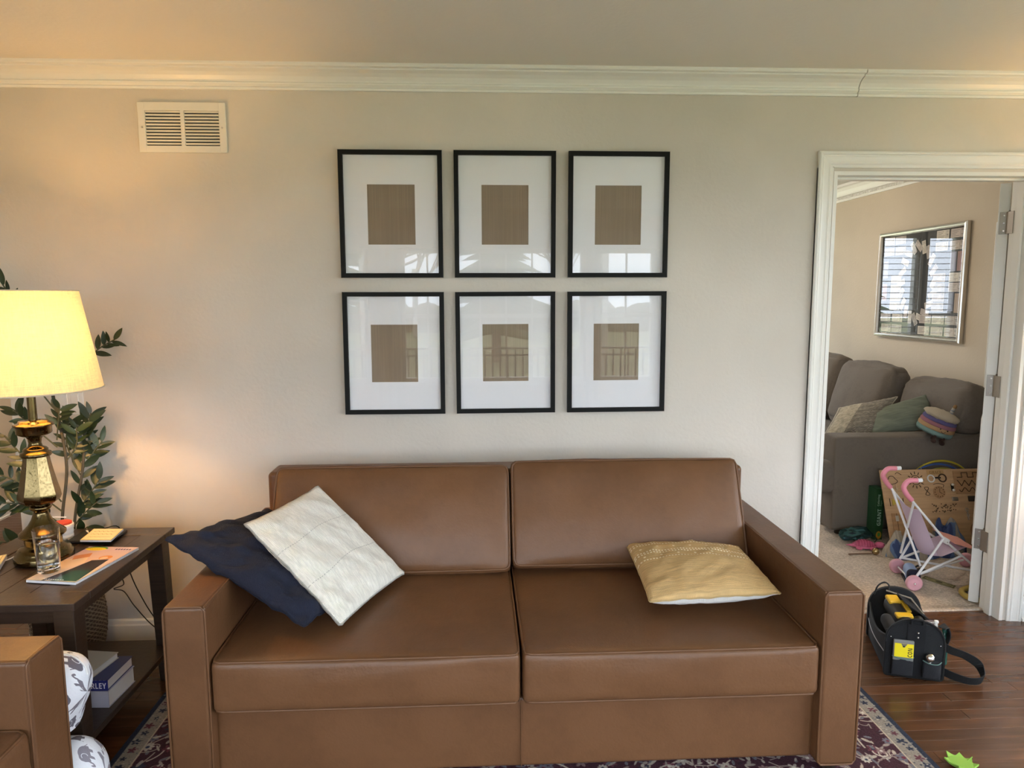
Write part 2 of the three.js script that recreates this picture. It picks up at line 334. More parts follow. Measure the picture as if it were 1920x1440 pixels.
// the door, swung wide open into the playroom on three hinges
{
  const door = struct('door_1', metric(rspan(0.004, 0.894, 0.0, 2.012, -0.0445, -0.0005, 0.002)), M.trim, [2.447, 0.014, -0.152], [0, R(52), 0]);
  for (const [y0, y1] of [[0.25, 0.9], [1.05, 1.85]]) for (const [x0, x1] of [[0.13, 0.41], [0.49, 0.77]]) for (const z of [0.0005, -0.0455])
    part('panel', rspan(x0, x1, y0, y1, z - 0.006, z + 0.006, 0.004), M.trim, door);
  for (const y of [1.845, 1.09, 0.338]) {
    const h = y - 0.014;
    const hinge = part('hinge', [cyl(0.0062, 0.0062, 0.1, 0, h, 0, 14), ...[-0.03, -0.01, 0.01, 0.03].map((q) => cyl(0.0066, 0.0066, 0.0175, 0, h + q, 0, 14)), cyl(0.004, 0.0066, 0.006, 0, h + 0.053, 0, 14)], M.hinge, door);
    part('leaf', rspan(0.0005, 0.0035, h - 0.05, h + 0.05, -0.038, -0.002, 0.0012), M.hinge, hinge);
    part('leaf', at(rspan(-0.016, -0.0132, -0.05, 0.05, 0.0, 0.045, 0.0012), 0, h, 0, 0, R(-52), 0), M.hinge, hinge);
    for (const q of [-0.035, 0, 0.035]) part('screw', at(cyl(0.0035, 0.0035, 0.001, 0, 0, 0, 10), 0.0003, h + q, -0.02, 0, 0, R(90)), M.chrome, hinge);
  }
}
// dentil crown along the playroom's long wall
{
  const p2 = [[0, 0], [0.012, 0], [0.014, 0.012], [0.018, 0.016], [0.018, 0.04], [0.030, 0.046], [0.034, 0.058], [0.05, 0.085], [0.075, 0.105], [0.098, 0.112], [0.1, 0.135], [0, 0.135]];
  const g = extrudeX(crownUp(p2, CEIL2 - 0.134), 0.12, -Z2).rotateY(-Math.PI / 2).translate(X2, 0, Z2 - 0.12);
  const o = struct('trim_10', g, M.trim, [0, 0, 0]);
  const dg = box(0.010, 0.02, 0.012);
  for (let k = 0; k < 150; k++) part('dentil', dg, M.trim, o, [X2 - 0.0225, CEIL2 - 0.134 + 0.029, -1.0 - k * 0.022]);
}

// windows behind the camera and in the playroom
function windowUnit(n, [x0, x1, y0, y1], z, cols, rows, inward) {
  const f = 0.035, o = struct('window_' + n, [span(x0, x1, y0, y0 + f, z + 0.03, z + 0.1), span(x0, x1, y1 - f, y1, z + 0.03, z + 0.1), span(x0, x0 + f, y0, y1, z + 0.03, z + 0.1), span(x1 - f, x1, y0, y1, z + 0.03, z + 0.1)], M.trim);
  const sill = z + (inward > 0 ? 0.14 : 0);
  part('casing', [span(x0 - 0.07, x0, y0 - 0.07, y1 + 0.07, sill - 0.001, sill + inward * 0.018), span(x1, x1 + 0.07, y0 - 0.07, y1 + 0.07, sill - 0.001, sill + inward * 0.018), span(x0, x1, y1, y1 + 0.07, sill - 0.001, sill + inward * 0.018), span(x0 - 0.08, x1 + 0.08, y0 - 0.03, y0, Math.min(sill, sill + inward * 0.05), Math.max(sill, sill + inward * 0.05))].map((g) => g), M.trim, o);
  const ym = (y0 + y1) / 2;
  part('sash_rail', span(x0, x1, ym - 0.02, ym + 0.02, z + 0.045, z + 0.085), M.trim, o);
  for (let i = 1; i < cols; i++) { const x = x0 + (x1 - x0) * i / cols; part('muntin', span(x - 0.009, x + 0.009, y0 + f, y1 - f, z + 0.055, z + 0.075), M.trim, o); }
  for (let j = 1; j < rows; j++) { if (j * 2 === rows) continue; const y = y0 + (y1 - y0) * j / rows; part('muntin', span(x0 + f, x1 - f, y - 0.009, y + 0.009, z + 0.055, z + 0.075), M.trim, o); }
  for (const [a, b] of [[y0 + f, ym - 0.02], [ym + 0.02, y1 - f]]) { const g = new THREE.PlaneGeometry(x1 - x0 - 2 * f, b - a).translate((x0 + x1) / 2, (a + b) / 2, z + 0.065); part('pane', g, M.glassPane, o).castShadow = false; }
  return o;
}
windowUnit(1, W1, BACK, 7, 4, -1); windowUnit(2, W2, BACK, 7, 4, -1); windowUnit(3, W3, BACK, 2, 4, -1);
windowUnit(4, V1, Z2 - 0.12, 1, 2, 1); windowUnit(5, V2, Z2 - 0.12, 1, 2, 1); windowUnit(6, V3, Z2 - 0.12, 1, 2, 1); windowUnit(7, V4, Z2 - 0.12, 2, 2, 1); windowUnit(8, W4, BACK, 5, 4, -1);  // last playroom window and last back window are unseen additions for light
for (const [n, e] of [[9, E1], [10, E2]]) { const o = windowUnit(n, e, 0, 4, 4, -1); o.rotation.y = Math.PI / 2; o.position.x = 4; }  // added right wall windows, unseen, brightening the room from that side
// unseen flush ceiling lamps, added to brighten the hall and the playroom
for (const [label, x, y, z, cd] of [['added round frosted ceiling lamp, out of view, brightening the hall', -2.6, CEIL, -1.7, 1.8], ['added round frosted ceiling lamp, out of view, brightening the playroom', 1.5, CEIL2, -2.6, 1.7]]) {
  const o = thing('added_ceiling_lamp', label, 'lamp', [x, y, z]);
  part('canopy', lathe([[0, 0], [0.16, 0], [0.16, -0.015], [0.15, -0.022], [0, -0.022]], 36), M.steel, o);
  part('added_lamp_dome', lathe([[0.148, -0.022], [0.14, -0.05], [0.11, -0.08], [0.06, -0.098], [0, -0.104]], 36), mat({ color: lin(0.9, 0.88, 0.84), emissive: lin(1, 0.85, 0.68), emissiveIntensity: 3, roughness: 0.5 }), o);
  const l = new THREE.PointLight(new THREE.Color().setRGB(1, 0.87, 0.72), cd); l.name = 'added_ceiling_glow'; l.position.set(0, -0.06, 0); l.castShadow = true; l.shadow.radius = 4; o.add(l);
}
// horizontal blinds in the playroom
[[V1, 'white slatted blind over the playroom window beside the blank wall'], [V2, 'white slatted blind over the middle playroom window'], [V3, 'white slatted blind over the third playroom window from the blank wall']].forEach(([w, label], k) => {
  const b = thing('window_blind', label, 'blind', [(w[0] + w[1]) / 2, w[3], Z2 + 0.03], 0, undefined);
  const wd = w[1] - w[0] - 0.02; part('headrail', rbox(wd, 0.04, 0.045, 0.004, 0, -0.02, 0), M.white, b);
  const sg = rbox(wd, 0.006, 0.05, 0.002, 0, 0, 0, 1);
  for (let y = 0.07; y < w[3] - w[2] - 0.02; y += 0.07) part('slat', sg, M.white, b, [0, -y, 0], [R(5), 0, 0]);
  part('bottom_rail', rbox(wd, 0.02, 0.045, 0.004, 0, -(w[3] - w[2]) + 0.012, 0), M.white, b);
});
// white curtains and valance on the wall behind the camera
{
  const cloth = mat({ color: lin(0.74, 0.73, 0.71), roughness: 0.9, transmission: 0.25, thickness: 0, bumpMap: rep(weaveBump, 6), bumpScale: 0.0006, side: THREE.DoubleSide });
  const drape = (x0, x1, y0, y1, z) => {
    const n = 60, g = new THREE.PlaneGeometry(x1 - x0, y1 - y0, n, 6), p = g.attributes.position;
    for (let i = 0; i < p.count; i++) p.setZ(i, 0.022 * Math.sin(p.getX(i) * 70) + 0.01 * Math.sin(p.getX(i) * 31 + 1));
    g.computeVertexNormals(); return g.translate((x0 + x1) / 2, (y0 + y1) / 2, z);
  };
  tag(part('curtain', drape(-1.03, -0.75, 0.03, 2.13, BACK - 0.055), cloth, scene), 'white curtain panel hanging between the left and centre windows', 'curtain');
  tag(part('curtain', drape(1.06, 1.18, 0.03, 2.13, BACK - 0.055), cloth, scene), 'narrow white curtain panel hanging between the centre and right windows', 'curtain');
  tag(part('curtain', drape(1.76, 2.15, 0.03, 2.13, BACK - 0.055), cloth, scene), 'wide white curtain panel at the end of the windows', 'curtain');
  const v = thing('window_valance', 'white fabric valance running along the top of the windows', 'valance', [0.2, 1.99, BACK - 0.13]);
  part('fabric', cushion(4.1, 0.17, 0.05, 0.015, [0, 0, 0.004], 0.002, 3, [60, 8, 4]), cloth, v, [0, 0.065, 0]);
}
// outdoors
{
  const grass = dtex(512, (u, v) => { const a = fbm(u, v, 8, 8, 71, 5), b = fbm(u, v, 90, 90, 73, 2); return [0.37 + 0.2 * a + 0.08 * b, 0.38 + 0.18 * a + 0.08 * b, 0.27 + 0.14 * a + 0.05 * b]; });
  const lawn = part('lawn', new THREE.PlaneGeometry(120, 120).rotateX(-Math.PI / 2), mat({ map: rep(grass, 40), roughness: 1 }), scene, [0, -0.5, 0]);
  tag(lawn, 'pale green lawn outside the windows', 'lawn', null, 'structure');
  const f = thing('picket_fence', 'black metal picket fence across the lawn outside', 'fence', [0, -0.5, 8.6]);
  part('rail', span(-7, 7, 0.15, 0.18, -0.012, 0.012), M.black, f); part('rail', span(-7, 7, 1.05, 1.08, -0.012, 0.012), M.black, f);
  const pk = span(-0.013, 0.013, 0.02, 1.15, -0.013, 0.013); for (let k = 0; k <= 112; k++) part('picket', pk, M.black, f, [-7 + k * 0.125, 0, 0]);
  const bark = mat({ color: lin(0.11, 0.085, 0.065), roughness: 0.95 });
  const needle = mat({ color: lin(0.13, 0.16, 0.09), roughness: 0.95 }), dry = mat({ color: lin(0.36, 0.33, 0.29), roughness: 0.95 });
  const conifer = (x, z, h, label) => {
    const t = thing('conifer_tree', label, 'tree', [x, -0.5, z]); part('trunk', cyl(0.04, 0.16, h, 0, h / 2, 0, 8), bark, t);
    const gs = []; for (let k = 0; k < 260; k++) { const q = rnd() ** 0.8, y = h * (0.12 + 0.86 * q), L = (1 - q) * h * 0.27 * rr(0.6, 1.1) + 0.15, a = rr(0, 6.28); const g = new THREE.ConeGeometry(0.16 + 0.1 * (1 - q), L, 5).translate(0, L / 2, 0); gs.push(at(g, 0, y, 0, 0, 0, 0).translate(0, -y, 0).applyMatrix4(new THREE.Matrix4().makeRotationFromEuler(new THREE.Euler(R(105), a, 0, 'YXZ')).setPosition(0, y, 0))); }
    tag(part('foliage', merge(gs), needle, t), null, null, null, 'stuff');
  };
  conifer(0.6, 19, 8, 'tall dark green conifer on the lawn outside the centre window'); conifer(-5.2, 24, 9, 'tall dark green conifer farther off beyond the fence');
  const bare = (x, z, h, label) => {
    const t = thing('bare_tree', label, 'tree', [x, -0.5, z]), gs = [];
    const grow = (p, d, len, r, lev) => { const e = p.clone().addScaledVector(d, len); gs.push(bar(p.toArray(), e.toArray(), r, 5)); if (lev > 0) for (let k = 0; k < 4; k++) grow(p.clone().addScaledVector(d, len * rr(0.5, 1)), d.clone().add(V(rr(-0.8, 0.8), rr(-0.2, 0.5), rr(-0.8, 0.8))).normalize(), len * rr(0.55, 0.75), r * 0.5, lev - 1); };
    grow(V(0, 0, 0), V(0, 1, 0), h * 0.42, 0.14, 4); part('branches', merge(gs), dry, t); return t;
  };
  bare(-2.8, 15, 7, 'bare grey tree outside the left window'); bare(3.4, 16, 7.5, 'bare grey tree outside the right window'); bare(7, 20, 8, 'bare grey tree far along the fence');
  for (const [x, z, h] of [[-13, 22, 7], [-11.5, 32, 8], [-3.0, 32, 8], [4.5, 32, 8], [12.0, 32, 8], [13.5, 22, 7]]) bare(x, z, h, 'bare grey tree in the row along the far edge of the lawn').userData.group = 'bare trees along the far edge of the lawn';
  { const hd = thing('hedge', 'long brown and green hedge at the far edge of the lawn', 'hedge', [0, -0.5, 39]), gs = []; for (let k = 0; k < 420; k++) { const g = new THREE.IcosahedronGeometry(rr(0.5, 1.1), 1); gs.push(g.translate(rr(-22, 22), rr(0.1, 0.9), rr(-1.2, 1.2))); } tag(part('foliage', merge(gs), mat({ color: lin(0.13, 0.125, 0.08), roughness: 1 }), hd), null, null, null, 'stuff'); } bare(2.2, -14, 7, 'bare grey tree outside the playroom window');
  conifer(-1.5, -13, 6, 'dark green conifer outside the playroom windows');
}

// ---------------------------------------------------------------- on the main wall
// return air grille
{
  const vx0 = -1.363, vx1 = -1.013, vy0 = 2.103, vy1 = 2.300, g = thing('air_vent', 'white metal return air grille with two columns of louvres on the wall', 'vent', [(vx0 + vx1) / 2, (vy0 + vy1) / 2, 0]);
  const w = vx1 - vx0, h = vy1 - vy0, wm = mat({ color: lin(0.74, 0.72, 0.66), roughness: 0.4 });
  const cx = [[-0.146, -0.006], [0.009, 0.147]], top = 0.066, bot = -0.072, F = 0.011;
  part('face_plate', [rspan(-w / 2, cx[0][0], -h / 2, h / 2, 0.001, F, 0.002), rspan(cx[1][1], w / 2, -h / 2, h / 2, 0.001, F, 0.002), span(cx[0][0] - 0.002, cx[1][1] + 0.002, top, h / 2 - 0.0005, 0.001, F - 0.0004), span(cx[0][0] - 0.002, cx[1][1] + 0.002, -h / 2 + 0.0005, bot, 0.001, F - 0.0004), span(cx[0][1], cx[1][0], bot, top, 0.001, F - 0.0006)], wm, g);
  part('duct_back', span(cx[0][0], cx[1][1], bot, top, 0.0004, 0.0016), M.black, g);
  cx.forEach(([a, b]) => { const n = 11, p = (top - bot) / n, sg = rbox(b - a, 0.0012, 0.0100, 0.0004, 0, 0, 0, 1); for (let k = 0; k < n; k++) part('louvre', sg, wm, g, [(a + b) / 2, top - p * (k + 0.35), 0.0062], [R(-38), 0, 0]); });
  for (const x of [-w / 2 + 0.016, w / 2 - 0.016]) part('screw', at(cyl(0.0038, 0.0038, 0.002, 0, 0, 0, 12), x, 0, F + 0.0008, R(90), 0, 0), M.steel, g);
}
// light switch plate with two rockers
{
  const g = thing('light_switch', 'white double rocker light switch plate on the wall behind the lamp', 'switch', [-1.722, 1.083, 0]);
  part('plate', rbox(0.116, 0.116, 0.006, 0.003, 0, 0, 0.003), M.white, g);
  for (const x of [-0.023, 0.023]) { part('rocker', at(rbox(0.032, 0.066, 0.006, 0.002), x, 0, 0.0065, R(4), 0, 0), M.white, g); for (const y of [-0.048, 0.048]) part('screw', at(cyl(0.003, 0.003, 0.001, 0, 0, 0, 10), x, y, 0.0062, R(90), 0, 0), M.steel, g); }
}
// six picture frames
{
  const kraft = dtex(256, (u, v) => { const k = 0.93 + 0.1 * fbm(u, v, 90, 3, 81, 2) + 0.06 * fbm(u, v, 5, 5, 83, 3); return [0.545 * k, 0.475 * k, 0.40 * k]; });
  const matBoard = mat({ color: lin(0.80, 0.80, 0.83), roughness: 0.8 }), paper = mat({ map: kraft, roughness: 0.75 }), core = mat({ color: lin(0.86, 0.85, 0.82), roughness: 0.8 });
  const rows = [[1.857, 'upper'], [1.276, 'lower']], cols = [[-0.353, 'end nearest the air vent'], [0.122, 'middle'], [0.602, 'end nearest the doorway']];
  const w = 0.425, h = 0.520, b = 0.0175, ow = 0.197, oh = 0.246;
  const bev = [[w / 2, h / 2]];
  const rail = (len) => { const s = new THREE.Shape([[-len / 2, 0], [len / 2, 0], [len / 2 - b, b], [-len / 2 + b, b]].map(([x, y]) => new THREE.Vector2(x, y))); return new THREE.ExtrudeGeometry(s, { depth: 0.022, bevelEnabled: true, bevelSize: 0.0008, bevelThickness: 0.0008, bevelSegments: 1 }); };
  const hr = rail(w), vr = rail(h); void bev;
  const ms = new THREE.Shape(); ms.moveTo(-w / 2 + b, -h / 2 + b); ms.lineTo(w / 2 - b, -h / 2 + b); ms.lineTo(w / 2 - b, h / 2 - b); ms.lineTo(-w / 2 + b, h / 2 - b); ms.closePath();
  const hole = new THREE.Path(); hole.moveTo(-ow / 2, -oh / 2); hole.lineTo(-ow / 2, oh / 2); hole.lineTo(ow / 2, oh / 2); hole.lineTo(ow / 2, -oh / 2); hole.closePath(); ms.holes.push(hole);
  const mg = new THREE.ExtrudeGeometry(ms, { depth: 0.0025, bevelEnabled: false });
  for (const [y, rn] of rows) for (const [x, cn] of cols) {
    const o = thing('picture_frame', `black picture frame, white mat around empty brown backing, ${rn} row, ${cn}`, 'picture frame', [x, y, 0.002], 0, 'six black picture frames over the sofa');
    o.rotation.z = R((hash(Math.round(x * 100), Math.round(y * 100), 5) - 0.5) * 0.3);
    part('rail', hr, M.blackWood, o, [0, -h / 2, 0.001]); part('rail', hr, M.blackWood, o, [0, h / 2, 0.001], [0, 0, Math.PI]);
    part('rail', vr, M.blackWood, o, [w / 2, 0, 0.001], [0, 0, Math.PI / 2]); part('rail', vr, M.blackWood, o, [-w / 2, 0, 0.001], [0, 0, -Math.PI / 2]);
    part('backing_board', span(-w / 2 + b, w / 2 - b, -h / 2 + b, h / 2 - b, 0.003, 0.006), paper, o);
    part('mat_board', mg, matBoard, o, [0, 0, 0.0065]);
    part('glass_pane', new THREE.PlaneGeometry(w - 2 * b, h - 2 * b).translate(0, 0, 0.0125), M.glassPane, o).castShadow = false;
  }
  void core;
}

// ---------------------------------------------------------------- leather sofa and armchair
function leatherSofa(o, width, seats, armW, H = {}) {
  const D = 0.995, armH = 0.63, leg = 0.065, seatTop = 0.458, seatH = 0.162, hw = width / 2;
  const inner = width - 2 * armW, sw = inner / seats;
  // frame: base rail, back
  part('base_rail', metricKeep(smoothBox(inner + 0.01, 0.232, D - 0.06, 0.014)), M.leather, o, [0, leg + 0.116, (D - 0.02) / 2 - 0.005]);
  for (let k = 1; k < seats; k++) part('seam', rspan(-0.0012, 0.0012, leg + 0.005, 0.29, D - 0.046, D - 0.0375, 0.001), M.welt, o, [-inner / 2 + k * sw, 0, 0]);
  part('back_frame', metricKeep(smoothBox(width - 0.13, 0.76, 0.15, 0.02)), M.leather, o, [0, leg + 0.37, 0.077]);
  for (const s of [-1, 1]) {
    const a = part('arm', metricKeep(smoothBox(armW, armH - leg, D, 0.014)), M.leather, o, [s * (hw - armW / 2), leg + (armH - leg) / 2, D / 2]);
    const e = armW / 2 - 0.002, y = (armH - leg) / 2 - 0.002, z = D / 2 - 0.003;
    part('piping', [tube(loopRect(e, y, 0, 0.012).map((v) => V(v.x, v.z, z)), 0.0034, 80, true, 6), bar([-s * e, y, z], [-s * e, y, -z], 0.003, 6), bar([-s * e, y, z - 0.3], [-s * e, -y * 0.3, z - 0.3], 0.0008, 5)], M.welt, a);
  }
  for (const [x, z] of [[-1, 0.06], [1, 0.06], [-1, D - 0.07], [1, D - 0.07]]) part('leg', new THREE.CylinderGeometry(0.034, 0.026, leg + 0.004 - (z > 0.5 ? 0.0105 : 0), 4).rotateY(Math.PI / 4), M.darkFeet, o, [x * (hw - 0.055), (leg + 0.004) / 2 + (z > 0.5 ? 0.00525 : 0), z]);
  for (let k = 0; k < seats; k++) {
    const x = -inner / 2 + (k + 0.5) * sw, w = sw - 0.006, d = 0.80;
    const c = part('seat_cushion', cushion(w, seatH, d, 0.02, [0.002, 0.014, 0.010], 0.0028, 2 + k * 5), M.leather, o, [x, seatTop - seatH / 2, D - d / 2 - 0.002]);
    const e = 0.0055;
    part('piping', [tube(loopRect(w / 2 - e, d / 2 - e, seatH / 2 - e + 0.001, 0.02), 0.0042, 140, true, 6), tube(loopRect(w / 2 - e, d / 2 - e, -seatH / 2 + e - 0.001, 0.02), 0.0042, 140, true, 6)], M.welt, c);
    const bh = 0.41, bd = 0.17;
    const bc = part('back_cushion', cushion(w, bh, bd, 0.022, [0.004, 0.012, 0.028], 0.005, 11 + k * 3), M.leather, o, [x, 0.652 + (H.lift?.[k] ?? 0), 0.248], [R(-25), 0, 0]);
    const loop = (zz) => tube(loopRect(w / 2 - e, bh / 2 - e, 0, 0.022).map((v) => V(v.x, v.z, zz)), 0.0042, 140, true, 6);
    part('piping', [loop(bd / 2 - e + 0.001), loop(-bd / 2 + e - 0.001)], M.welt, bc);
  }
}
function smoothBox(w, h, d, r) { return smooth(new RoundedBoxGeometry(w, h, d, 4, r), 1e-5); }
{
  const sofa = thing('leather_sofa', 'brown leather two cushion sofa under the six picture frames', 'sofa', [0.1245, 0, 0.07]);
  leatherSofa(sofa, 2.079, 2, 0.122, { front: 0.01, lift: [-0.016, -0.002] });
  const chair = thing('leather_armchair', 'brown leather armchair with its arm beside the end table', 'armchair', [-2.105, 0, 1.7875], Math.PI / 2);
  leatherSofa(chair, 1.155, 1, 0.15, {});
}
// throw pillows
{
  const velvet = mat({ color: lin(0.005, 0.008, 0.024), roughness: 0.9, sheen: 0.8, sheenColor: lin(0.02, 0.03, 0.075), sheenRoughness: 0.45, bumpMap: rep(fineBump, 5), bumpScale: 0.002 });
  const nc = [[-0.80, 0.71, 0.38], [-0.36, 0.535, 0.62], [-0.535, 0.515, 0.965], [-1.02, 0.735, 0.775]];
  const navy = thing('throw_pillow', 'dark navy velvet throw pillow slumped over the sofa arm', 'pillow');
  part('cover', pillow(nc, 0.052, { pull: 0.03, wob: 0.02, sd: 4, n: 40 }), velvet, navy);
  part('seam', pillowRim(nc, 0.0028, { pull: 0.03, wob: 0.02, sd: 4 }), velvet, navy);
  const cotton = dtex(512, (u, v) => {
    const k = 0.92 + 0.12 * fbm(u, v, 24, 120, 91, 2) + 0.04 * fbm(u, v, 6, 6, 92, 3); let s = 1;
    for (const q of [0.34, 0.66]) if (Math.abs(u - q - 0.012 * Math.sin(v * 9)) < 0.0035 && Math.sin(v * 260) > -0.3) s = 0.84;
    return [0.93 * k * s, 0.915 * k * s, 0.875 * k * s];
  });
  const white = mat({ map: cotton, roughness: 0.95, bumpMap: rep(weaveBump, 3), bumpScale: 0.002, sheen: 0.3, sheenRoughness: 0.7 });
  const wc = [[-0.607, 0.805, 0.41], [-0.278, 0.50, 0.515], [-0.436, 0.497, 0.924], [-0.782, 0.762, 0.72]];
  const wp = thing('throw_pillow', 'off-white woven cotton throw pillow leaning on the navy pillow', 'pillow');
  part('cover', pillow(wc, 0.055, { pull: 0.035, wob: 0.007, sd: 8, n: 40 }), white, wp);
  part('seam', pillowRim(wc, 0.0042, { pull: 0.035, wob: 0.007, sd: 8 }), white, wp);
  const mustard = dtex(512, (u, v) => {
    const k = 0.86 + 0.20 * fbm(u, v, 8, 150, 95, 2) + 0.05 * fbm(u, v, 40, 40, 97, 2); let c = [0.80 * k, 0.67 * k, 0.465 * k];
    const bands = [0.86, 0.82, 0.665, 0.63, 0.52];
    for (const b of bands) if (Math.abs(v - b) < 0.008 && Math.sin(u * 240) > 0) c = [0.97, 0.93, 0.82];
    for (const b of [0.74, 0.575]) { const q = (u * 7) % 1, dx = (q - 0.5) / 7, dy = v - b; if (dx * dx + dy * dy < 0.00012) c = [0.95, 0.9, 0.78]; }
    return c;
  });
  const tc = [[0.565, 0.568, 0.448], [0.977, 0.575, 0.515], [0.985, 0.548, 0.885], [0.545, 0.544, 0.912]];
  const tp = thing('throw_pillow', 'mustard striped throw pillow with white underside lying on the seat', 'pillow');
  part('front_panel', pillow(tc, 0.056, { pull: 0.02, side: 1, wob: 0.007, sd: 12 }), mat({ map: mustard, roughness: 0.9, bumpMap: rep(weaveBump, 3), bumpScale: 0.0012 }), tp);
  part('back_panel', pillow(tc, 0.062, { pull: 0.02, side: -1, wob: 0.007, sd: 12 }), mat({ color: lin(0.76, 0.75, 0.72), roughness: 0.9, bumpMap: rep(weaveBump, 3), bumpScale: 0.001 }), tp);
  part('seam', pillowRim(tc, 0.0028, { pull: 0.02, wob: 0.007, sd: 12 }), mat({ color: lin(0.45, 0.32, 0.15), roughness: 0.9 }), tp);
}

// ---------------------------------------------------------------- rug
{
  const RX0 = -1.213, RX1 = 1.475, RZ0 = 0.38, RZ1 = 3.55, W = RX1 - RX0, L = RZ1 - RZ0, P = 560;
  const t = ctex(Math.round(W * P), Math.round(L * P), (c, w, h) => {
    const m = P; c.fillStyle = '#1b2438'; c.fillRect(0, 0, w, h);
    const bw = 0.02 * m; c.fillStyle = '#8d8478'; c.fillRect(bw, bw, w - 2 * bw, h - 2 * bw);
    // border motifs
    const bmid = 0.042 * m, fw = 0.075 * m;
    const motif = (x, y, s, col) => { c.fillStyle = col; for (let k = 0; k < 5; k++) { const a = k * 1.2566 + x; c.beginPath(); c.ellipse(x + Math.cos(a) * s * 0.5, y + Math.sin(a) * s * 0.5, s * 0.5, s * 0.24, a, 0, 7); c.fill(); } };
    const ring = []; for (let q = 0; q < W; q += 0.045) ring.push([q * m, bmid], [q * m, h - bmid]); for (let q = 0; q < L; q += 0.045) ring.push([bmid, q * m], [w - bmid, q * m]);
    ring.forEach(([x, y], k) => motif(x + rr(-3, 3), y + rr(-3, 3), rr(6, 11), k % 3 ? '#20263a' : '#5b2a35'));
    for (let k = 0; k < 2600; k++) { const side = Math.floor(rnd() * 4), q = rnd(), e = rr(bw, fw); const x = side < 2 ? q * w : side === 2 ? e : w - e, y = side < 2 ? (side ? e : h - e) : q * h; c.fillStyle = ['#a79c8c', '#6f675f', '#b8ad9b', '#4a4a55'][k % 4]; c.fillRect(x, y, rr(2, 6), rr(1, 3)); }
    c.fillStyle = '#b9a892'; c.fillRect(fw, fw, w - 2 * fw, h - 2 * fw);
    const f2 = fw + 0.006 * m; c.fillStyle = '#3c1522'; c.fillRect(f2, f2, w - 2 * f2, h - 2 * f2);
    c.save(); c.beginPath(); c.rect(f2, f2, w - 2 * f2, h - 2 * f2); c.clip();
    for (let k = 0; k < 5200; k++) { c.fillStyle = ['#471a29', '#321019', '#4f2030', '#2b1420'][k % 4]; c.fillRect(rr(f2, w - f2), rr(f2, h - f2), rr(2, 9), rr(1, 4)); }
    // vines and flowers on an even grid, jittered
    const g = 0.06 * m;
    for (let y = f2; y < h; y += g) for (let x = f2; x < w; x += g) {
      const px = x + rr(0, g), py = y + rr(0, g); c.strokeStyle = ['#a8998a', '#8f8077', '#c0b3a0'][Math.floor(rnd() * 3)]; c.lineWidth = rr(2, 4);
      c.beginPath(); c.moveTo(px, py); c.bezierCurveTo(px + rr(-40, 40), py + rr(-40, 40), px + rr(-50, 50), py + rr(-50, 50), px + rr(-45, 45), py + rr(-45, 45)); c.stroke();
      const s = rr(6, 14), pet = 5 + Math.floor(rnd() * 4), col = ['#b7aa9b', '#8a6f6c', '#6a6670', '#c4b9aa', '#2c2c3c', '#6a3440'][Math.floor(rnd() * 6)];
      for (let k = 0; k < pet; k++) { const a = k * 6.283 / pet + px; c.fillStyle = col; c.beginPath(); c.ellipse(px + Math.cos(a) * s * 0.55, py + Math.sin(a) * s * 0.55, s * 0.5, s * 0.26, a, 0, 7); c.fill(); }
      c.fillStyle = ['#d8cfc0', '#2a2f45', '#6b2b38'][Math.floor(rnd() * 3)]; c.beginPath(); c.arc(px, py, s * 0.28, 0, 7); c.fill();
      for (let k = 0; k < 3; k++) { const a = rr(0, 6.28), q = rr(18, 46); c.fillStyle = ['#9c9084', '#6d6a70', '#b3a796'][k]; c.beginPath(); c.ellipse(px + Math.cos(a) * q, py + Math.sin(a) * q, rr(5, 11), rr(2, 4), a, 0, 7); c.fill(); }
    }
    c.restore();
    const im = c.getImageData(0, 0, w, h), d = im.data; // wool fleck
    for (let i = 0; i < d.length; i += 4) { const n = (hash(i >> 2, 7, 3) - 0.5) * 34; d[i] += n; d[i + 1] += n; d[i + 2] += n; }
    c.putImageData(im, 0, 0);
  });
  const g = clean(rbox(W, 0.01, L, 0.003, 0, 0, 0, 2)), p = g.attributes.position, uv = g.attributes.uv;
  for (let i = 0; i < p.count; i++) uv.setXY(i, p.getX(i) / W + 0.5, 0.5 - p.getZ(i) / L);
  tag(part('area_rug', g, mat({ map: t, roughness: 0.97, bumpMap: rep(fineBump, 30), bumpScale: 0.002, sheen: 0.25, sheenRoughness: 0.7 }), scene, [(RX0 + RX1) / 2, 0.0051, (RZ0 + RZ1) / 2]), 'burgundy patterned wool rug with beige floral border under the sofa', 'rug');
}

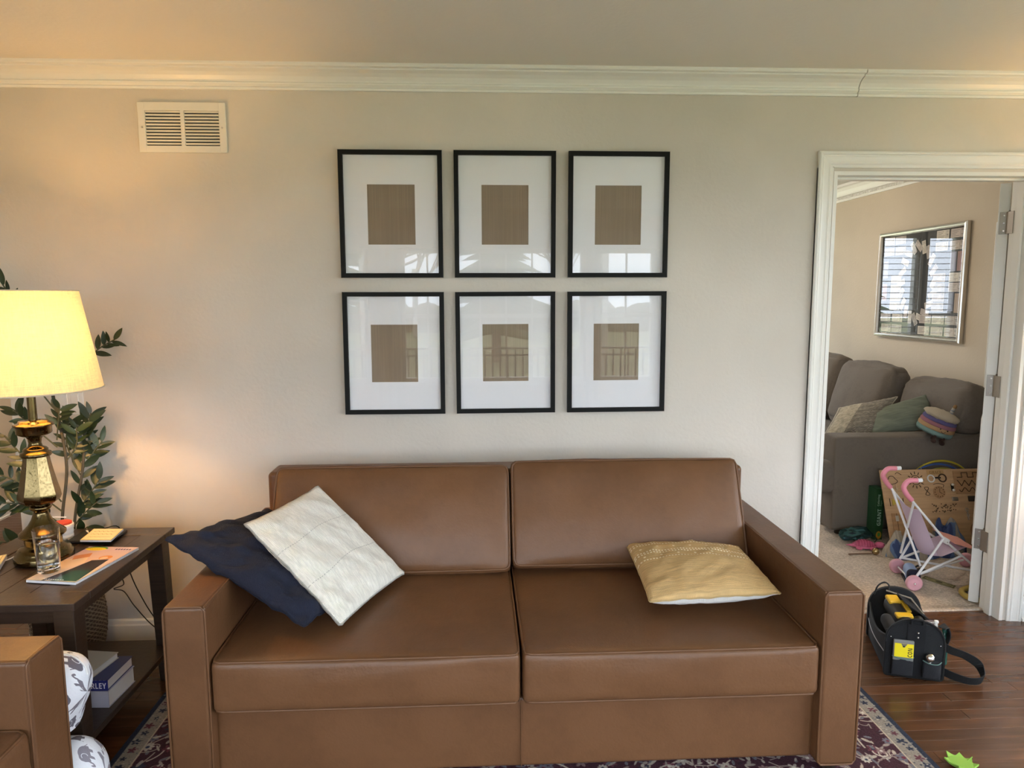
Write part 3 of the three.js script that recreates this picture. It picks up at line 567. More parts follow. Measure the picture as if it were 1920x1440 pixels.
// ---------------------------------------------------------------- end table
function endTable(o) { // origin: centre of the top, on the floor; 0.55 wide (x), 0.715 deep (z)
  const w = 0.55, d = 0.714, h = 0.61, t = 0.024;
  const grain = dtex(256, (u, v) => { const k = 0.75 + 0.35 * fbm(u, v, 5, 70, 101, 3) + 0.1 * fbm(u, v, 3, 4, 103, 3); return [0.235 * k, 0.185 * k, 0.152 * k]; }, true, 256);
  const wood = mat({ map: rep(grain, 2.2), roughness: 0.36, bumpMap: rep(fineBump, 4), bumpScale: 0.0004 });
  const woodZ = mat({ map: (() => { const c = rep(grain, 2.2); c.rotation = Math.PI / 2; return c; })(), roughness: 0.36, bumpMap: rep(fineBump, 4), bumpScale: 0.0004 });
  const f = 0.09;
  part('top_border', metric(rspan(-w / 2, w / 2, h - t, h, d / 2 - f, d / 2, 0.003)), wood, o); part('top_border', metric(rspan(-w / 2, w / 2, h - t, h, -d / 2, -d / 2 + f, 0.003)), wood, o);
  part('top_border', metric(rspan(w / 2 - f, w / 2, h - t, h, -d / 2 + f + 0.0008, d / 2 - f - 0.0008, 0.003)), woodZ, o); part('top_border', metric(rspan(-w / 2, -w / 2 + f, h - t, h, -d / 2 + f + 0.0008, d / 2 - f - 0.0008, 0.003)), woodZ, o);
  const n = 4, pw = (w - 2 * f - 0.003) / n; for (let k = 0; k < n; k++) { const x = -w / 2 + f + 0.0015 + (k + 0.5) * pw; part('top_panel', metric(rbox(pw - 0.0015, t, d - 2 * f - 0.004, 0.0015, x, h - t / 2 - 0.0025, 0)), woodZ, o); }
  part('apron', metric(span(-w / 2 + 0.05, w / 2 - 0.05, h - t - 0.055, h - t, d / 2 - 0.065, d / 2 - 0.045)), wood, o); part('apron', metric(span(-w / 2 + 0.05, w / 2 - 0.05, h - t - 0.055, h - t, -d / 2 + 0.045, -d / 2 + 0.065)), wood, o);
  for (const s of [-1, 1]) part('apron', metric(span(s * (w / 2 - 0.055) - 0.01, s * (w / 2 - 0.055) + 0.01, h - t - 0.055, h - t, -d / 2 + 0.05, d / 2 - 0.05)), woodZ, o);
  for (const sx of [-1, 1]) for (const sz of [-1, 1]) { // legs splay a little outwards
    const g = rbox(0.062, h - t, 0.062, 0.003); const p = g.attributes.position; for (let i = 0; i < p.count; i++) { const k = 0.5 - p.getY(i) / (h - t); p.setX(i, p.getX(i) * (1 - 0.12 * k) + sx * 0.010 * k); p.setZ(i, p.getZ(i) * (1 - 0.12 * k) + sz * 0.014 * k); }
    part('leg', metric(g), wood, o, [sx * (w / 2 - 0.048), (h - t) / 2, sz * (d / 2 - 0.055)]);
  }
  part('shelf', metric(rspan(-w / 2 + 0.012, w / 2 - 0.012, 0.128, 0.15, -d / 2 + 0.02, d / 2 - 0.02, 0.003)), wood, o);
}
const TABLE = [-1.484, 0, 0.619];
endTable(thing('end_table', 'dark wood end table with lower shelf between armchair and sofa', 'table', TABLE));

// ---------------------------------------------------------------- table lamp
function tableLamp(o) {
  const B = (pts, n) => lathe(pts, n);
  part('base', B([[0, 0], [0.088, 0], [0.091, 0.005], [0.091, 0.018], [0.087, 0.026], [0.083, 0.029], [0.082, 0.036], [0.078, 0.043], [0.070, 0.049], [0.060, 0.053], [0.057, 0.058], [0.057, 0.082], [0.066, 0.086], [0.071, 0.091], [0.071, 0.098], [0.065, 0.104], [0.055, 0.112], [0.042, 0.126], [0.031, 0.145], [0.024, 0.165], [0.022, 0.176], [0.030, 0.180], [0.034, 0.186], [0.030, 0.192], [0.024, 0.196], [0, 0.196]], 48), M.brass, o);
  const oct = B([[0, 0.192], [0.026, 0.194], [0.044, 0.199], [0.060, 0.209], [0.0655, 0.222], [0.063, 0.240], [0.055, 0.275], [0.047, 0.315], [0.041, 0.350], [0.039, 0.368], [0, 0.368]], 8); oct.deleteAttribute('normal');
  part('faceted_body', toCreasedNormals(oct, R(30)), M.brass, o, [0, 0, 0], [0, R(33), 0]);
  part('neck', B([[0, 0.366], [0.044, 0.367], [0.048, 0.372], [0.046, 0.380], [0.036, 0.384], [0.038, 0.390], [0.033, 0.396], [0.022, 0.401], [0.019, 0.413], [0.021, 0.428], [0.027, 0.436], [0.038, 0.439], [0.049, 0.444], [0.053, 0.448], [0.053, 0.470], [0.060, 0.473], [0.061, 0.478], [0.056, 0.481], [0.045, 0.483], [0.044, 0.490], [0.018, 0.493], [0, 0.493]], 48), M.brass, o);
  part('stem', cyl(0.0135, 0.0135, 0.17, 0, 0.575, 0), M.brass, o);
  part('socket', [cyl(0.018, 0.018, 0.06, 0, 0.685, 0), cyl(0.02, 0.02, 0.006, 0, 0.656, 0)], M.brass, o);
  part('harp', [tube([[0.02, 0.66, 0], [0.055, 0.70, 0], [0.06, 0.80, 0], [0.03, 0.895, 0], [0, 0.915, 0], [-0.03, 0.895, 0], [-0.06, 0.80, 0], [-0.055, 0.70, 0], [-0.02, 0.66, 0]], 0.002, 60), cyl(0.005, 0.004, 0.012, 0, 0.918, 0)], M.brass, o);
  const linen = dtex(256, (u, v) => { const k = 0.86 + 0.1 * fbm(u, v, 90, 8, 111, 2) + 0.1 * fbm(u, v, 8, 90, 113, 2); return [0.98 * k, 0.90 * k, 0.70 * k]; });
  const y0 = 0.598, y1 = 0.93, r0 = 0.2185, r1 = 0.163;
  const sg = new THREE.CylinderGeometry(r1, r0, y1 - y0, 72, 8, true).translate(0, (y0 + y1) / 2, 0);
  const sh = part('shade', sg, mat({ map: rep(linen, 6, 2), roughness: 1, transmission: 0.13, thickness: 0, side: THREE.DoubleSide, bumpMap: rep(weaveBump, 12, 3), bumpScale: 0.0006 }), o);
  part('trim', [new THREE.TorusGeometry(r0, 0.0026, 8, 72).rotateX(Math.PI / 2).translate(0, y0, 0), new THREE.TorusGeometry(r1, 0.0022, 8, 72).rotateX(Math.PI / 2).translate(0, y1, 0)], mat({ color: lin(0.62, 0.55, 0.42), roughness: 0.9 }), sh);
  part('spider', [0, 1, 2].map((k) => bar([0, y1 - 0.012, 0], [Math.cos(k * 2.094) * r1, y1 - 0.006, Math.sin(k * 2.094) * r1], 0.0018, 6)), M.steel, sh);
  const bulb = part('light_bulb', lathe([[0, 0.71], [0.014, 0.712], [0.016, 0.73], [0.026, 0.752], [0.03, 0.772], [0.026, 0.792], [0.014, 0.804], [0, 0.807]], 24), mat({ color: lin(0.9, 0.85, 0.75), emissive: lin(1, 0.72, 0.4), emissiveIntensity: 5, roughness: 0.5 }), o);
  bulb.castShadow = false;
  const l = new THREE.PointLight(LAMP_COLOR, LAMP_CANDELA); l.name = 'lamp_glow'; l.position.set(0, 0.772, 0); l.castShadow = true; l.shadow.radius = 1.4; o.add(l);
}
{
  const a = thing('table_lamp', 'brass table lamp with faceted body and lit cream shade, beside the sofa', 'lamp', [-1.517, 0.6105, 0.592]); tableLamp(a);
  // its twin on the other side of the doorway, out of view: warm light on the ceiling and crown there
  endTable(thing('end_table', 'dark wood end table standing right of the doorway', 'table', [2.92, 0, 0.58]));
  const b = thing('table_lamp', 'brass table lamp with lit cream shade right of the doorway', 'lamp', [2.92, 0.6105, 0.58]); tableLamp(b);
}

// ---------------------------------------------------------------- things on the end table
const TT = 0.6105;
function flatSlab(name, label, category, quad, y, h, topMat, sideMat, extra) { // quad: four [x,z] corners, front-left, front-right, back-right, back-left
  const c = [0, 1].map((k) => quad.reduce((s, q) => s + q[k], 0) / 4), o = thing(name, label, category, [c[0], y, c[1]]);
  const s = new THREE.Shape(quad.map(([x, z]) => new THREE.Vector2(x - c[0], -(z - c[1]))));
  const body = new THREE.ExtrudeGeometry(s, { depth: h, bevelEnabled: false }).rotateX(-Math.PI / 2);
  part(extra?.bodyName ?? 'pages', body, sideMat, o);
  const pos = [], uv = [0, 0, 1, 0, 1, 1, 0, 1]; quad.forEach(([x, z]) => pos.push(x - c[0], h + 0.0008, z - c[1]));
  const n = 12, P = [], U = [], I = []; const q = quad.map(([x, z]) => [x - c[0], z - c[1]]);
  for (const yy of [h, h + 0.0012]) for (let j = 0; j <= n; j++) for (let i = 0; i <= n; i++) { const a = i / n, b = j / n; P.push((q[0][0] * (1 - a) + q[1][0] * a) * (1 - b) + (q[3][0] * (1 - a) + q[2][0] * a) * b, yy + (extra?.curl ?? 0) * a * a * b, (q[0][1] * (1 - a) + q[1][1] * a) * (1 - b) + (q[3][1] * (1 - a) + q[2][1] * a) * b); U.push(a, b); }
  const N = (n + 1) * (n + 1); for (let j = 0; j < n; j++) for (let i = 0; i < n; i++) { const k = j * (n + 1) + i + N; I.push(k, k + 1, k + n + 1, k + 1, k + n + 2, k + n + 1); const m = k - N; I.push(m, m + n + 1, m + 1, m + 1, m + n + 1, m + n + 2); }
  const g = new THREE.BufferGeometry(); g.setAttribute('position', new THREE.Float32BufferAttribute(P, 3)); g.setAttribute('uv', new THREE.Float32BufferAttribute(U, 2)); g.setIndex(I); g.computeVertexNormals();
  part('cover', g, topMat, o); void pos; void uv; return o;
}
{
  const pageMat = mat({ color: lin(0.74, 0.74, 0.76), roughness: 0.7 });
  const cover = ctex(512, 800, (c, w, h) => {
    const g = c.createLinearGradient(0, 0, w * 0.4, h); g.addColorStop(0, '#c9b3c6'); g.addColorStop(0.5, '#d8bcb4'); g.addColorStop(1, '#efe6d6'); c.fillStyle = g; c.fillRect(0, 0, w, h);
    const blob = (col, pts) => { c.fillStyle = col; c.beginPath(); pts.forEach(([x, y], i) => (i ? c.lineTo(x * w, y * h) : c.moveTo(x * w, y * h))); c.closePath(); c.fill(); };
    blob('#e6cdb4', [[0.0, 0.42], [0.35, 0.3], [0.5, 0.5], [0.3, 0.75], [0, 0.8]]); blob('#c98a63', [[0.05, 0.30], [0.30, 0.20], [0.38, 0.32], [0.15, 0.42]]);
    blob('#3c3338', [[0.55, 0.42], [0.85, 0.38], [0.9, 0.62], [0.98, 0.95], [0.3, 1.0], [0.45, 0.7]]); blob('#2f5a50', [[0.55, 0.72], [0.88, 0.68], [0.98, 0.98], [0.5, 1.0]]);
    c.fillStyle = '#d9935e'; c.beginPath(); c.ellipse(0.72 * w, 0.33 * h, 62, 50, 0, 0, 7); c.fill(); c.fillStyle = '#eec7a6'; c.beginPath(); c.ellipse(0.70 * w, 0.345 * h, 36, 34, 0, 0, 7); c.fill();
    c.fillStyle = '#4f8a2f'; c.beginPath(); c.ellipse(0.22 * w, 0.055 * h, 110, 48, 0, 0, 7); c.fill(); c.fillStyle = '#f0d22e'; c.beginPath(); c.ellipse(0.22 * w, 0.075 * h, 104, 38, 0, 0, 7); c.fill();
    c.fillStyle = '#6f8f2a'; for (let k = 0; k < 7; k++) c.fillRect(0.10 * w + k * 18, 0.07 * h, 11, 9);
    c.fillStyle = '#4a4470'; for (let k = 0; k < 6; k++) c.fillRect(0.62 * w + k * 28, 0.06 * h, 17, 26);
    c.fillStyle = '#f5f2ea'; for (let k = 0; k < 9; k++) c.fillRect(0.30 * w + k * 24, 0.955 * h, 15, 10);
  });
  flatSlab('magazine', 'colourful magazine under the water glass on the end table', 'magazine', [[-1.452, 0.803], [-1.281, 0.833], [-1.230, 0.519], [-1.412, 0.502]], TT, 0.008, mat({ map: cover, roughness: 0.22 }), pageMat);
  const pad = thing('charging_pad', 'flat black charging pad with a card on it, near the lamp', 'charger', [-1.447, TT, 0.378]);
  part('pad', rbox(0.165, 0.012, 0.122, 0.005, 0, 0.006, 0, 3), M.black, pad);
  const note = ctex(256, 256, (c, w, h) => { c.fillStyle = '#e6d59c'; c.fillRect(0, 0, w, h); c.fillStyle = '#f0e6bf'; c.fillRect(8, 8, w - 16, h - 16); c.strokeStyle = '#8d7338'; c.lineWidth = 4; for (let r = 0; r < 3; r++) { c.beginPath(); let x = 30; c.moveTo(x, 70 + r * 62); while (x < 215) { x += 7; c.lineTo(x, 62 + r * 62 + Math.sin(x * 0.9 + r * 2) * 10 * Math.sin(x * 0.17)); } c.stroke(); } });
  flatSlab('note_card', 'small cream card with brown lettering on the black pad', 'card', [[-1.469, 0.457], [-1.355, 0.464], [-1.372, 0.335], [-1.486, 0.328]], TT + 0.0125, 0.006, mat({ map: note, roughness: 0.6 }), pageMat);
  const bk = ctex(128, 256, (c, w, h) => { c.fillStyle = '#e9dfb2'; c.fillRect(0, 0, w, h); c.strokeStyle = '#b5a878'; c.lineWidth = 3; c.strokeRect(10, 10, w - 20, h - 20); for (let k = 0; k < 8; k++) { c.beginPath(); c.moveTo(22, 40 + k * 24); c.lineTo(w - 30, 40 + k * 24); c.stroke(); } });
  flatSlab('notebook', 'cream covered notebook left of the lamp base', 'book', [[-1.705, 0.80], [-1.60, 0.704], [-1.652, 0.58], [-1.75, 0.665]], TT, 0.014, mat({ map: bk, roughness: 0.5 }), pageMat);
  // drinking glass on the magazine
  const gl = thing('drinking_glass', 'clear tumbler half full of water standing on the magazine', 'glass', [-1.42, TT + 0.0095, 0.733]);
  part('tumbler', lathe([[0, 0], [0.031, 0], [0.033, 0.003], [0.0395, 0.146], [0.0388, 0.1465], [0.0378, 0.146], [0.0318, 0.014], [0.029, 0.011], [0, 0.0105]], 48), mat({ color: 0xffffff, roughness: 0.01, transmission: 1, thickness: 0.002, ior: 1.5 }), gl);
  part('water', lathe([[0, 0.0112], [0.0288, 0.0117], [0.0315, 0.0145], [0.0355, 0.098], [0, 0.098]], 48), mat({ color: 0xffffff, roughness: 0, transmission: 1, thickness: 0.05, ior: 1.33 }), gl);
  // stacked tin with red lid
  const tin = thing('stacking_jar', 'small white tiered jar with red lid behind the lamp', 'jar', [-1.576, TT, 0.372]);
  part('body', lathe([[0, 0], [0.030, 0], [0.034, 0.004], [0.034, 0.014], [0.031, 0.017], [0.034, 0.020], [0.035, 0.032], [0.032, 0.035], [0.036, 0.038], [0.037, 0.052], [0.035, 0.056], [0, 0.056]], 32), M.white, tin);
  part('lid', lathe([[0, 0.056], [0.031, 0.056], [0.031, 0.062], [0.029, 0.064], [0, 0.064]], 32), mat({ color: lin(0.62, 0.06, 0.03), roughness: 0.35 }), tin);
  const wc = mat({ color: lin(0.8, 0.8, 0.8), roughness: 0.4 });
  const cab = thing('charging_cable', 'white charging cable looping around the lamp base', 'cable', [0, 0, 0]);
  part('wire', tube([[-1.745, TT + 0.004, 0.58], [-1.70, TT + 0.018, 0.63], [-1.645, TT + 0.004, 0.62], [-1.63, TT + 0.012, 0.53], [-1.665, TT + 0.055, 0.45], [-1.655, TT + 0.08, 0.40], [-1.62, TT + 0.078, 0.36], [-1.58, TT + 0.071, 0.34]], 0.0021, 70), wc, cab);
  part('plug', at(rbox(0.01, 0.006, 0.022, 0.002), -1.705, TT + 0.02, 0.628, 0, R(70), 0), wc, cab);
  const cab2 = thing('charging_cable', 'short white cable end beside the red lidded jar', 'cable', [0, 0, 0]);
  part('wire', tube([[-1.545, TT + 0.004, 0.40], [-1.51, TT + 0.006, 0.39], [-1.487, TT + 0.008, 0.365], [-1.50, TT + 0.012, 0.345]], 0.002, 24), wc, cab2);
  part('plug', at(rbox(0.007, 0.005, 0.02, 0.002), -1.508, TT + 0.013, 0.335, 0, R(40), 0), wc, cab2);
  const pc = thing('power_cord', 'thin black cord running from the pad over the table edge', 'cord', [0, 0, 0]);
  part('wire', tube([[-1.53, TT + 0.005, 0.40], [-1.50, TT + 0.006, 0.335], [-1.46, TT + 0.01, 0.29], [-1.43, TT + 0.008, 0.265], [-1.42, TT - 0.03, 0.25], [-1.425, 0.40, 0.20], [-1.40, 0.25, 0.15], [-1.35, 0.10, 0.11], [-1.335, 0.006, 0.09], [-1.30, 0.005, 0.14]], 0.0022, 90), M.cord, pc);
  const pc2 = thing('power_cord', 'black cord trailing from behind the plant to the floor', 'cord', [0, 0, 0]);
  part('wire', tube([[-1.60, 0.35, 0.06], [-1.53, 0.34, 0.08], [-1.52, 0.30, 0.07], [-1.575, 0.27, 0.05], [-1.53, 0.265, 0.06], [-1.48, 0.21, 0.08], [-1.42, 0.14, 0.09], [-1.37, 0.08, 0.085], [-1.355, 0.006, 0.07], [-1.31, 0.005, 0.075]], 0.0022, 90), M.cord, pc2);
}
// books on the lower shelf
{
  const pg = mat({ color: lin(0.72, 0.71, 0.68), roughness: 0.8 });
  const book = (label, w, h, d, pos, turn, coverM, spineM) => {
    const o = thing('book', label, 'book', pos, turn, 'books on the lower table shelf');
    part('pages', span(-w / 2 + 0.003, w / 2 - 0.003, 0.002, h - 0.002, -d / 2 + 0.003, d / 2 - 0.002), pg, o);
    part('cover', [span(-w / 2, w / 2, 0, 0.002, -d / 2, d / 2), span(-w / 2, w / 2, h - 0.002, h, -d / 2, d / 2)], coverM, o);
    const sp = new THREE.PlaneGeometry(w, h).translate(0, h / 2, d / 2 + 0.0012); part('spine', [sp, span(-w / 2, w / 2, 0, h, d / 2 - 0.002, d / 2 + 0.001)], spineM, o); return o;
  };
  const spine = (bg, draw, w = 512, h = 128) => mat({ map: ctex(w, h, (c) => { c.fillStyle = bg; c.fillRect(0, 0, w, h); draw(c, w, h); }), roughness: 0.5 });
  book('pale lilac hardback at the bottom of the shelf stack', 0.235, 0.058, 0.165, [-1.357, 0.151, 0.675], R(-3), mat({ color: lin(0.45, 0.45, 0.55), roughness: 0.5 }), spine('#b4b4c4', (c) => { c.fillStyle = '#3c3c50'; c.font = 'bold 44px sans-serif'; c.fillText('b', 320, 84); }));
  book('blue paperback with large white letters RLEY on its spine', 0.232, 0.036, 0.163, [-1.359, 0.2095, 0.674], R(-2), mat({ color: lin(0.03, 0.045, 0.16), roughness: 0.35 }), spine('#262c78', (c, w, h) => { c.fillStyle = '#eceef6'; c.textAlign = 'right'; c.translate(w - 10, 104); c.scale(0.5, 1); c.font = 'bold 100px sans-serif'; c.fillText('RLEY', 0, 0); }));
  const tcov = ctex(256, 256, (c, w, h) => { c.fillStyle = '#c9c7c0'; c.fillRect(0, 0, w, h); c.fillStyle = '#55524d'; for (let k = 0; k < 5; k++) c.fillRect(40, 40 + k * 34, 60 + 30 * (k % 3), 7); });
  book('pale grey softcover lying on top of the blue paperback', 0.20, 0.022, 0.15, [-1.392, 0.2462, 0.668], R(-9), mat({ map: tcov, roughness: 0.6 }), mat({ color: lin(0.6, 0.59, 0.56), roughness: 0.6 }));
}
// ---------------------------------------------------------------- olive tree in a woven basket
{
  const px = -1.715, pz = 0.144;
  const bk = thing('woven_basket', 'black and tan woven basket planter on the floor behind the end table', 'basket', [px, 0, pz]);
  const cordTex = dtex(256, (u, v) => { const a = Math.sin((u * 30 + v * 22) * Math.PI * 2), b = Math.sin((u * 30 - v * 22) * Math.PI * 2), k = 0.85 + 0.25 * fbm(u, v, 60, 60, 121, 2); const c = a > 0.45 ? [0.66, 0.60, 0.52] : b > 0.45 ? [0.58, 0.52, 0.45] : [0.36, 0.31, 0.27]; return c.map((q) => q * k); });
  const prof = []; for (let k = 0; k <= 22; k++) { const t = k / 22, y = 0.335 * t, r = 0.088 + 0.049 * Math.sin(Math.PI * (0.12 + 0.72 * t)) ** 0.9; prof.push([r + 0.0025 * (k % 2), y]); }
  const bg = new THREE.LatheGeometry([[0.0, 0], ...prof, [prof[22][0] - 0.012, 0.335], [prof[22][0] - 0.016, 0.24]].map(([a, b]) => new THREE.Vector2(a, b)), 88), p = bg.attributes.position;
  for (let i = 0; i < p.count; i++) { const a = Math.atan2(p.getZ(i), p.getX(i)), y = p.getY(i), k = 1 + 0.02 * Math.sin(a * 30 + y * 130) * (y > 0.005 && y < 0.33 ? 1 : 0); p.setX(i, p.getX(i) * k); p.setZ(i, p.getZ(i) * k); } bg.computeVertexNormals();
  part('weave', bg, mat({ map: rep(cordTex, 1, 1), roughness: 0.85 }), bk);
  part('rim', new THREE.TorusGeometry(0.113, 0.009, 8, 48).rotateX(Math.PI / 2).translate(0, 0.335, 0), mat({ color: lin(0.25, 0.19, 0.12), roughness: 0.9 }), bk);
  part('soil', cyl(0.098, 0.098, 0.03, 0, 0.275, 0), mat({ color: lin(0.05, 0.035, 0.025), roughness: 1 }), bk);
  const tree = thing('olive_tree', 'leafy potted olive tree behind the table lamp', 'plant', [px, 0.29, pz]);
  const bark = mat({ color: lin(0.06, 0.055, 0.04), roughness: 0.9 }), twig = mat({ color: lin(0.07, 0.075, 0.04), roughness: 0.8 });
  const leafMats = [[0.022, 0.042, 0.017], [0.018, 0.036, 0.017], [0.032, 0.058, 0.02], [0.028, 0.05, 0.02]].map((c) => mat({ color: lin(...c), roughness: 0.42, transmission: 0.22, thickness: 0, side: THREE.DoubleSide }));
  const leafGeo = [0, 1, 2].map((k) => {
    const n = 8, P = [], U = [], I = [], L = 1, bend = [0.10, 0.22, -0.12][k];
    for (let i = 0; i <= n; i++) { const t = i / n, w = 0.165 * Math.sin(Math.PI * Math.pow(t, 0.85)) ** 0.8; for (const s of [-1, 0, 1]) { P.push(s * w, bend * t * t + (s ? 0.035 * Math.abs(w) / 0.15 : 0), t * L); U.push((s + 1) / 2, t); } }
    for (let i = 0; i < n; i++) for (const s of [0, 1]) { const a = i * 3 + s; I.push(a, a + 3, a + 1, a + 1, a + 3, a + 4); }
    const g = new THREE.BufferGeometry(); g.setAttribute('position', new THREE.Float32BufferAttribute(P, 3)); g.setAttribute('uv', new THREE.Float32BufferAttribute(U, 2)); g.setIndex(I); g.computeVertexNormals(); return g;
  });
  let nl = 0;
  const leaf = (pos, dir, len, m) => { const o = part('leaf', leafGeo[nl++ % 3], m ?? leafMats[Math.floor(rnd() * 2.7)], tree, pos.toArray()); o.scale.setScalar(len); const up = V(rr(-0.1, 0.9), rr(0.2, 0.9), rr(0.4, 1.1)).normalize(); o.quaternion.setFromRotationMatrix(new THREE.Matrix4().lookAt(dir, V(0, 0, 0), up)); return o; };
  const wall = (v) => { v.z = Math.max(v.z, 0.03 - pz); return v; };
  const W = (x, y, z) => V(x - px, y - 0.29, z - pz);
  const limb = (pts, r, nLeaf, from = 0.35, size = 0.062, bright = 0) => {
    nLeaf = Math.round(nLeaf * 1.3);
    const c = new THREE.CatmullRomCurve3(pts); part('branch', new THREE.TubeGeometry(c, 24, r, 6), r > 0.004 ? bark : twig, tree);
    for (let k = 0; k < nLeaf; k++) {
      const t = from + (1 - from) * (k + 0.6) / nLeaf, q = c.getPoint(Math.min(t, 1)), T = c.getTangent(Math.min(t, 1)), a = (k % 2 ? 1 : -1) * rr(0.7, 1.2), side = V(-T.y, T.x, rr(-0.5, 0.9)).normalize();
      const d = T.clone().multiplyScalar(k === nLeaf - 1 ? 1.6 : 0.8).addScaledVector(side, a).normalize(); if (q.z + d.z * size < 0.02 - pz) d.z = Math.abs(d.z) * 0.3;
      leaf(wall(q), d, size * rr(0.85, 1.4));
    }
  };
  const t1 = [W(-1.67, 0.28, 0.19), W(-1.685, 0.60, 0.19), W(-1.66, 0.85, 0.17), W(-1.70, 1.15, 0.16), W(-1.74, 1.45, 0.17)], t2 = [W(-1.66, 0.28, 0.2), W(-1.645, 0.62, 0.17), W(-1.61, 0.82, 0.15), W(-1.60, 0.98, 0.13)];
  part('trunk', new THREE.TubeGeometry(new THREE.CatmullRomCurve3(t1), 40, 0.006, 8), bark, tree); limb(t2, 0.006, 9, 0.5, 0.066, 1);
  limb([W(-1.645, 0.64, 0.17), W(-1.60, 0.70, 0.16), W(-1.55, 0.78, 0.14)], 0.0028, 9, 0.2, 0.066);
  limb([W(-1.64, 0.60, 0.18), W(-1.61, 0.64, 0.17), W(-1.555, 0.69, 0.16)], 0.0028, 7, 0.2, 0.068);
  limb([W(-1.66, 0.52, 0.19), W(-1.63, 0.56, 0.20), W(-1.575, 0.60, 0.21)], 0.0028, 5, 0.25, 0.066);
  limb([W(-1.61, 0.82, 0.15), W(-1.58, 0.88, 0.13), W(-1.545, 0.93, 0.11)], 0.0026, 8, 0.2, 0.064);
  limb([W(-1.605, 0.92, 0.14), W(-1.59, 0.99, 0.13), W(-1.575, 1.05, 0.12)], 0.0026, 8, 0.15, 0.062, 1);
  limb([W(-1.62, 0.80, 0.15), W(-1.67, 0.93, 0.14), W(-1.655, 1.02, 0.14)], 0.0026, 9, 0.2, 0.062, 1);
  limb([W(-1.66, 0.86, 0.17), W(-1.62, 0.93, 0.16), W(-1.61, 1.0, 0.17)], 0.0026, 8, 0.2, 0.062, 1);
  limb([W(-1.69, 0.95, 0.17), W(-1.66, 1.04, 0.2), W(-1.64, 1.09, 0.22)], 0.0026, 6, 0.2, 0.06);
  limb([W(-1.68, 0.70, 0.19), W(-1.77, 0.85, 0.21), W(-1.86, 0.98, 0.22)], 0.003, 11, 0.2, 0.066, 1);
  limb([W(-1.68, 0.66, 0.19), W(-1.79, 0.78, 0.23), W(-1.89, 0.84, 0.25)], 0.003, 10, 0.2, 0.066);
  limb([W(-1.68, 0.60, 0.19), W(-1.77, 0.70, 0.24), W(-1.87, 0.72, 0.26)], 0.003, 9, 0.2, 0.068);
  limb([W(-1.67, 0.50, 0.2), W(-1.78, 0.54, 0.25), W(-1.90, 0.57, 0.27)], 0.003, 7, 0.25, 0.066);
  limb([W(-1.69, 0.92, 0.17), W(-1.77, 1.02, 0.2), W(-1.83, 1.08, 0.2)], 0.0028, 8, 0.2, 0.062, 1);
  limb([W(-1.70, 1.08, 0.16), W(-1.77, 1.2, 0.18), W(-1.84, 1.3, 0.2)], 0.0028, 8, 0.2, 0.06);
  limb([W(-1.70, 1.13, 0.16), W(-1.61, 1.25, 0.10), W(-1.545, 1.315, 0.062), W(-1.495, 1.345, 0.05)], 0.0026, 6, 0.5, 0.056);
  limb([W(-1.73, 1.38, 0.17), W(-1.80, 1.48, 0.16), W(-1.86, 1.57, 0.15)], 0.0026, 7, 0.3, 0.056);
  limb([W(-1.72, 1.30, 0.17), W(-1.68, 1.38, 0.16), W(-1.69, 1.46, 0.17)], 0.0026, 6, 0.3, 0.056);
}
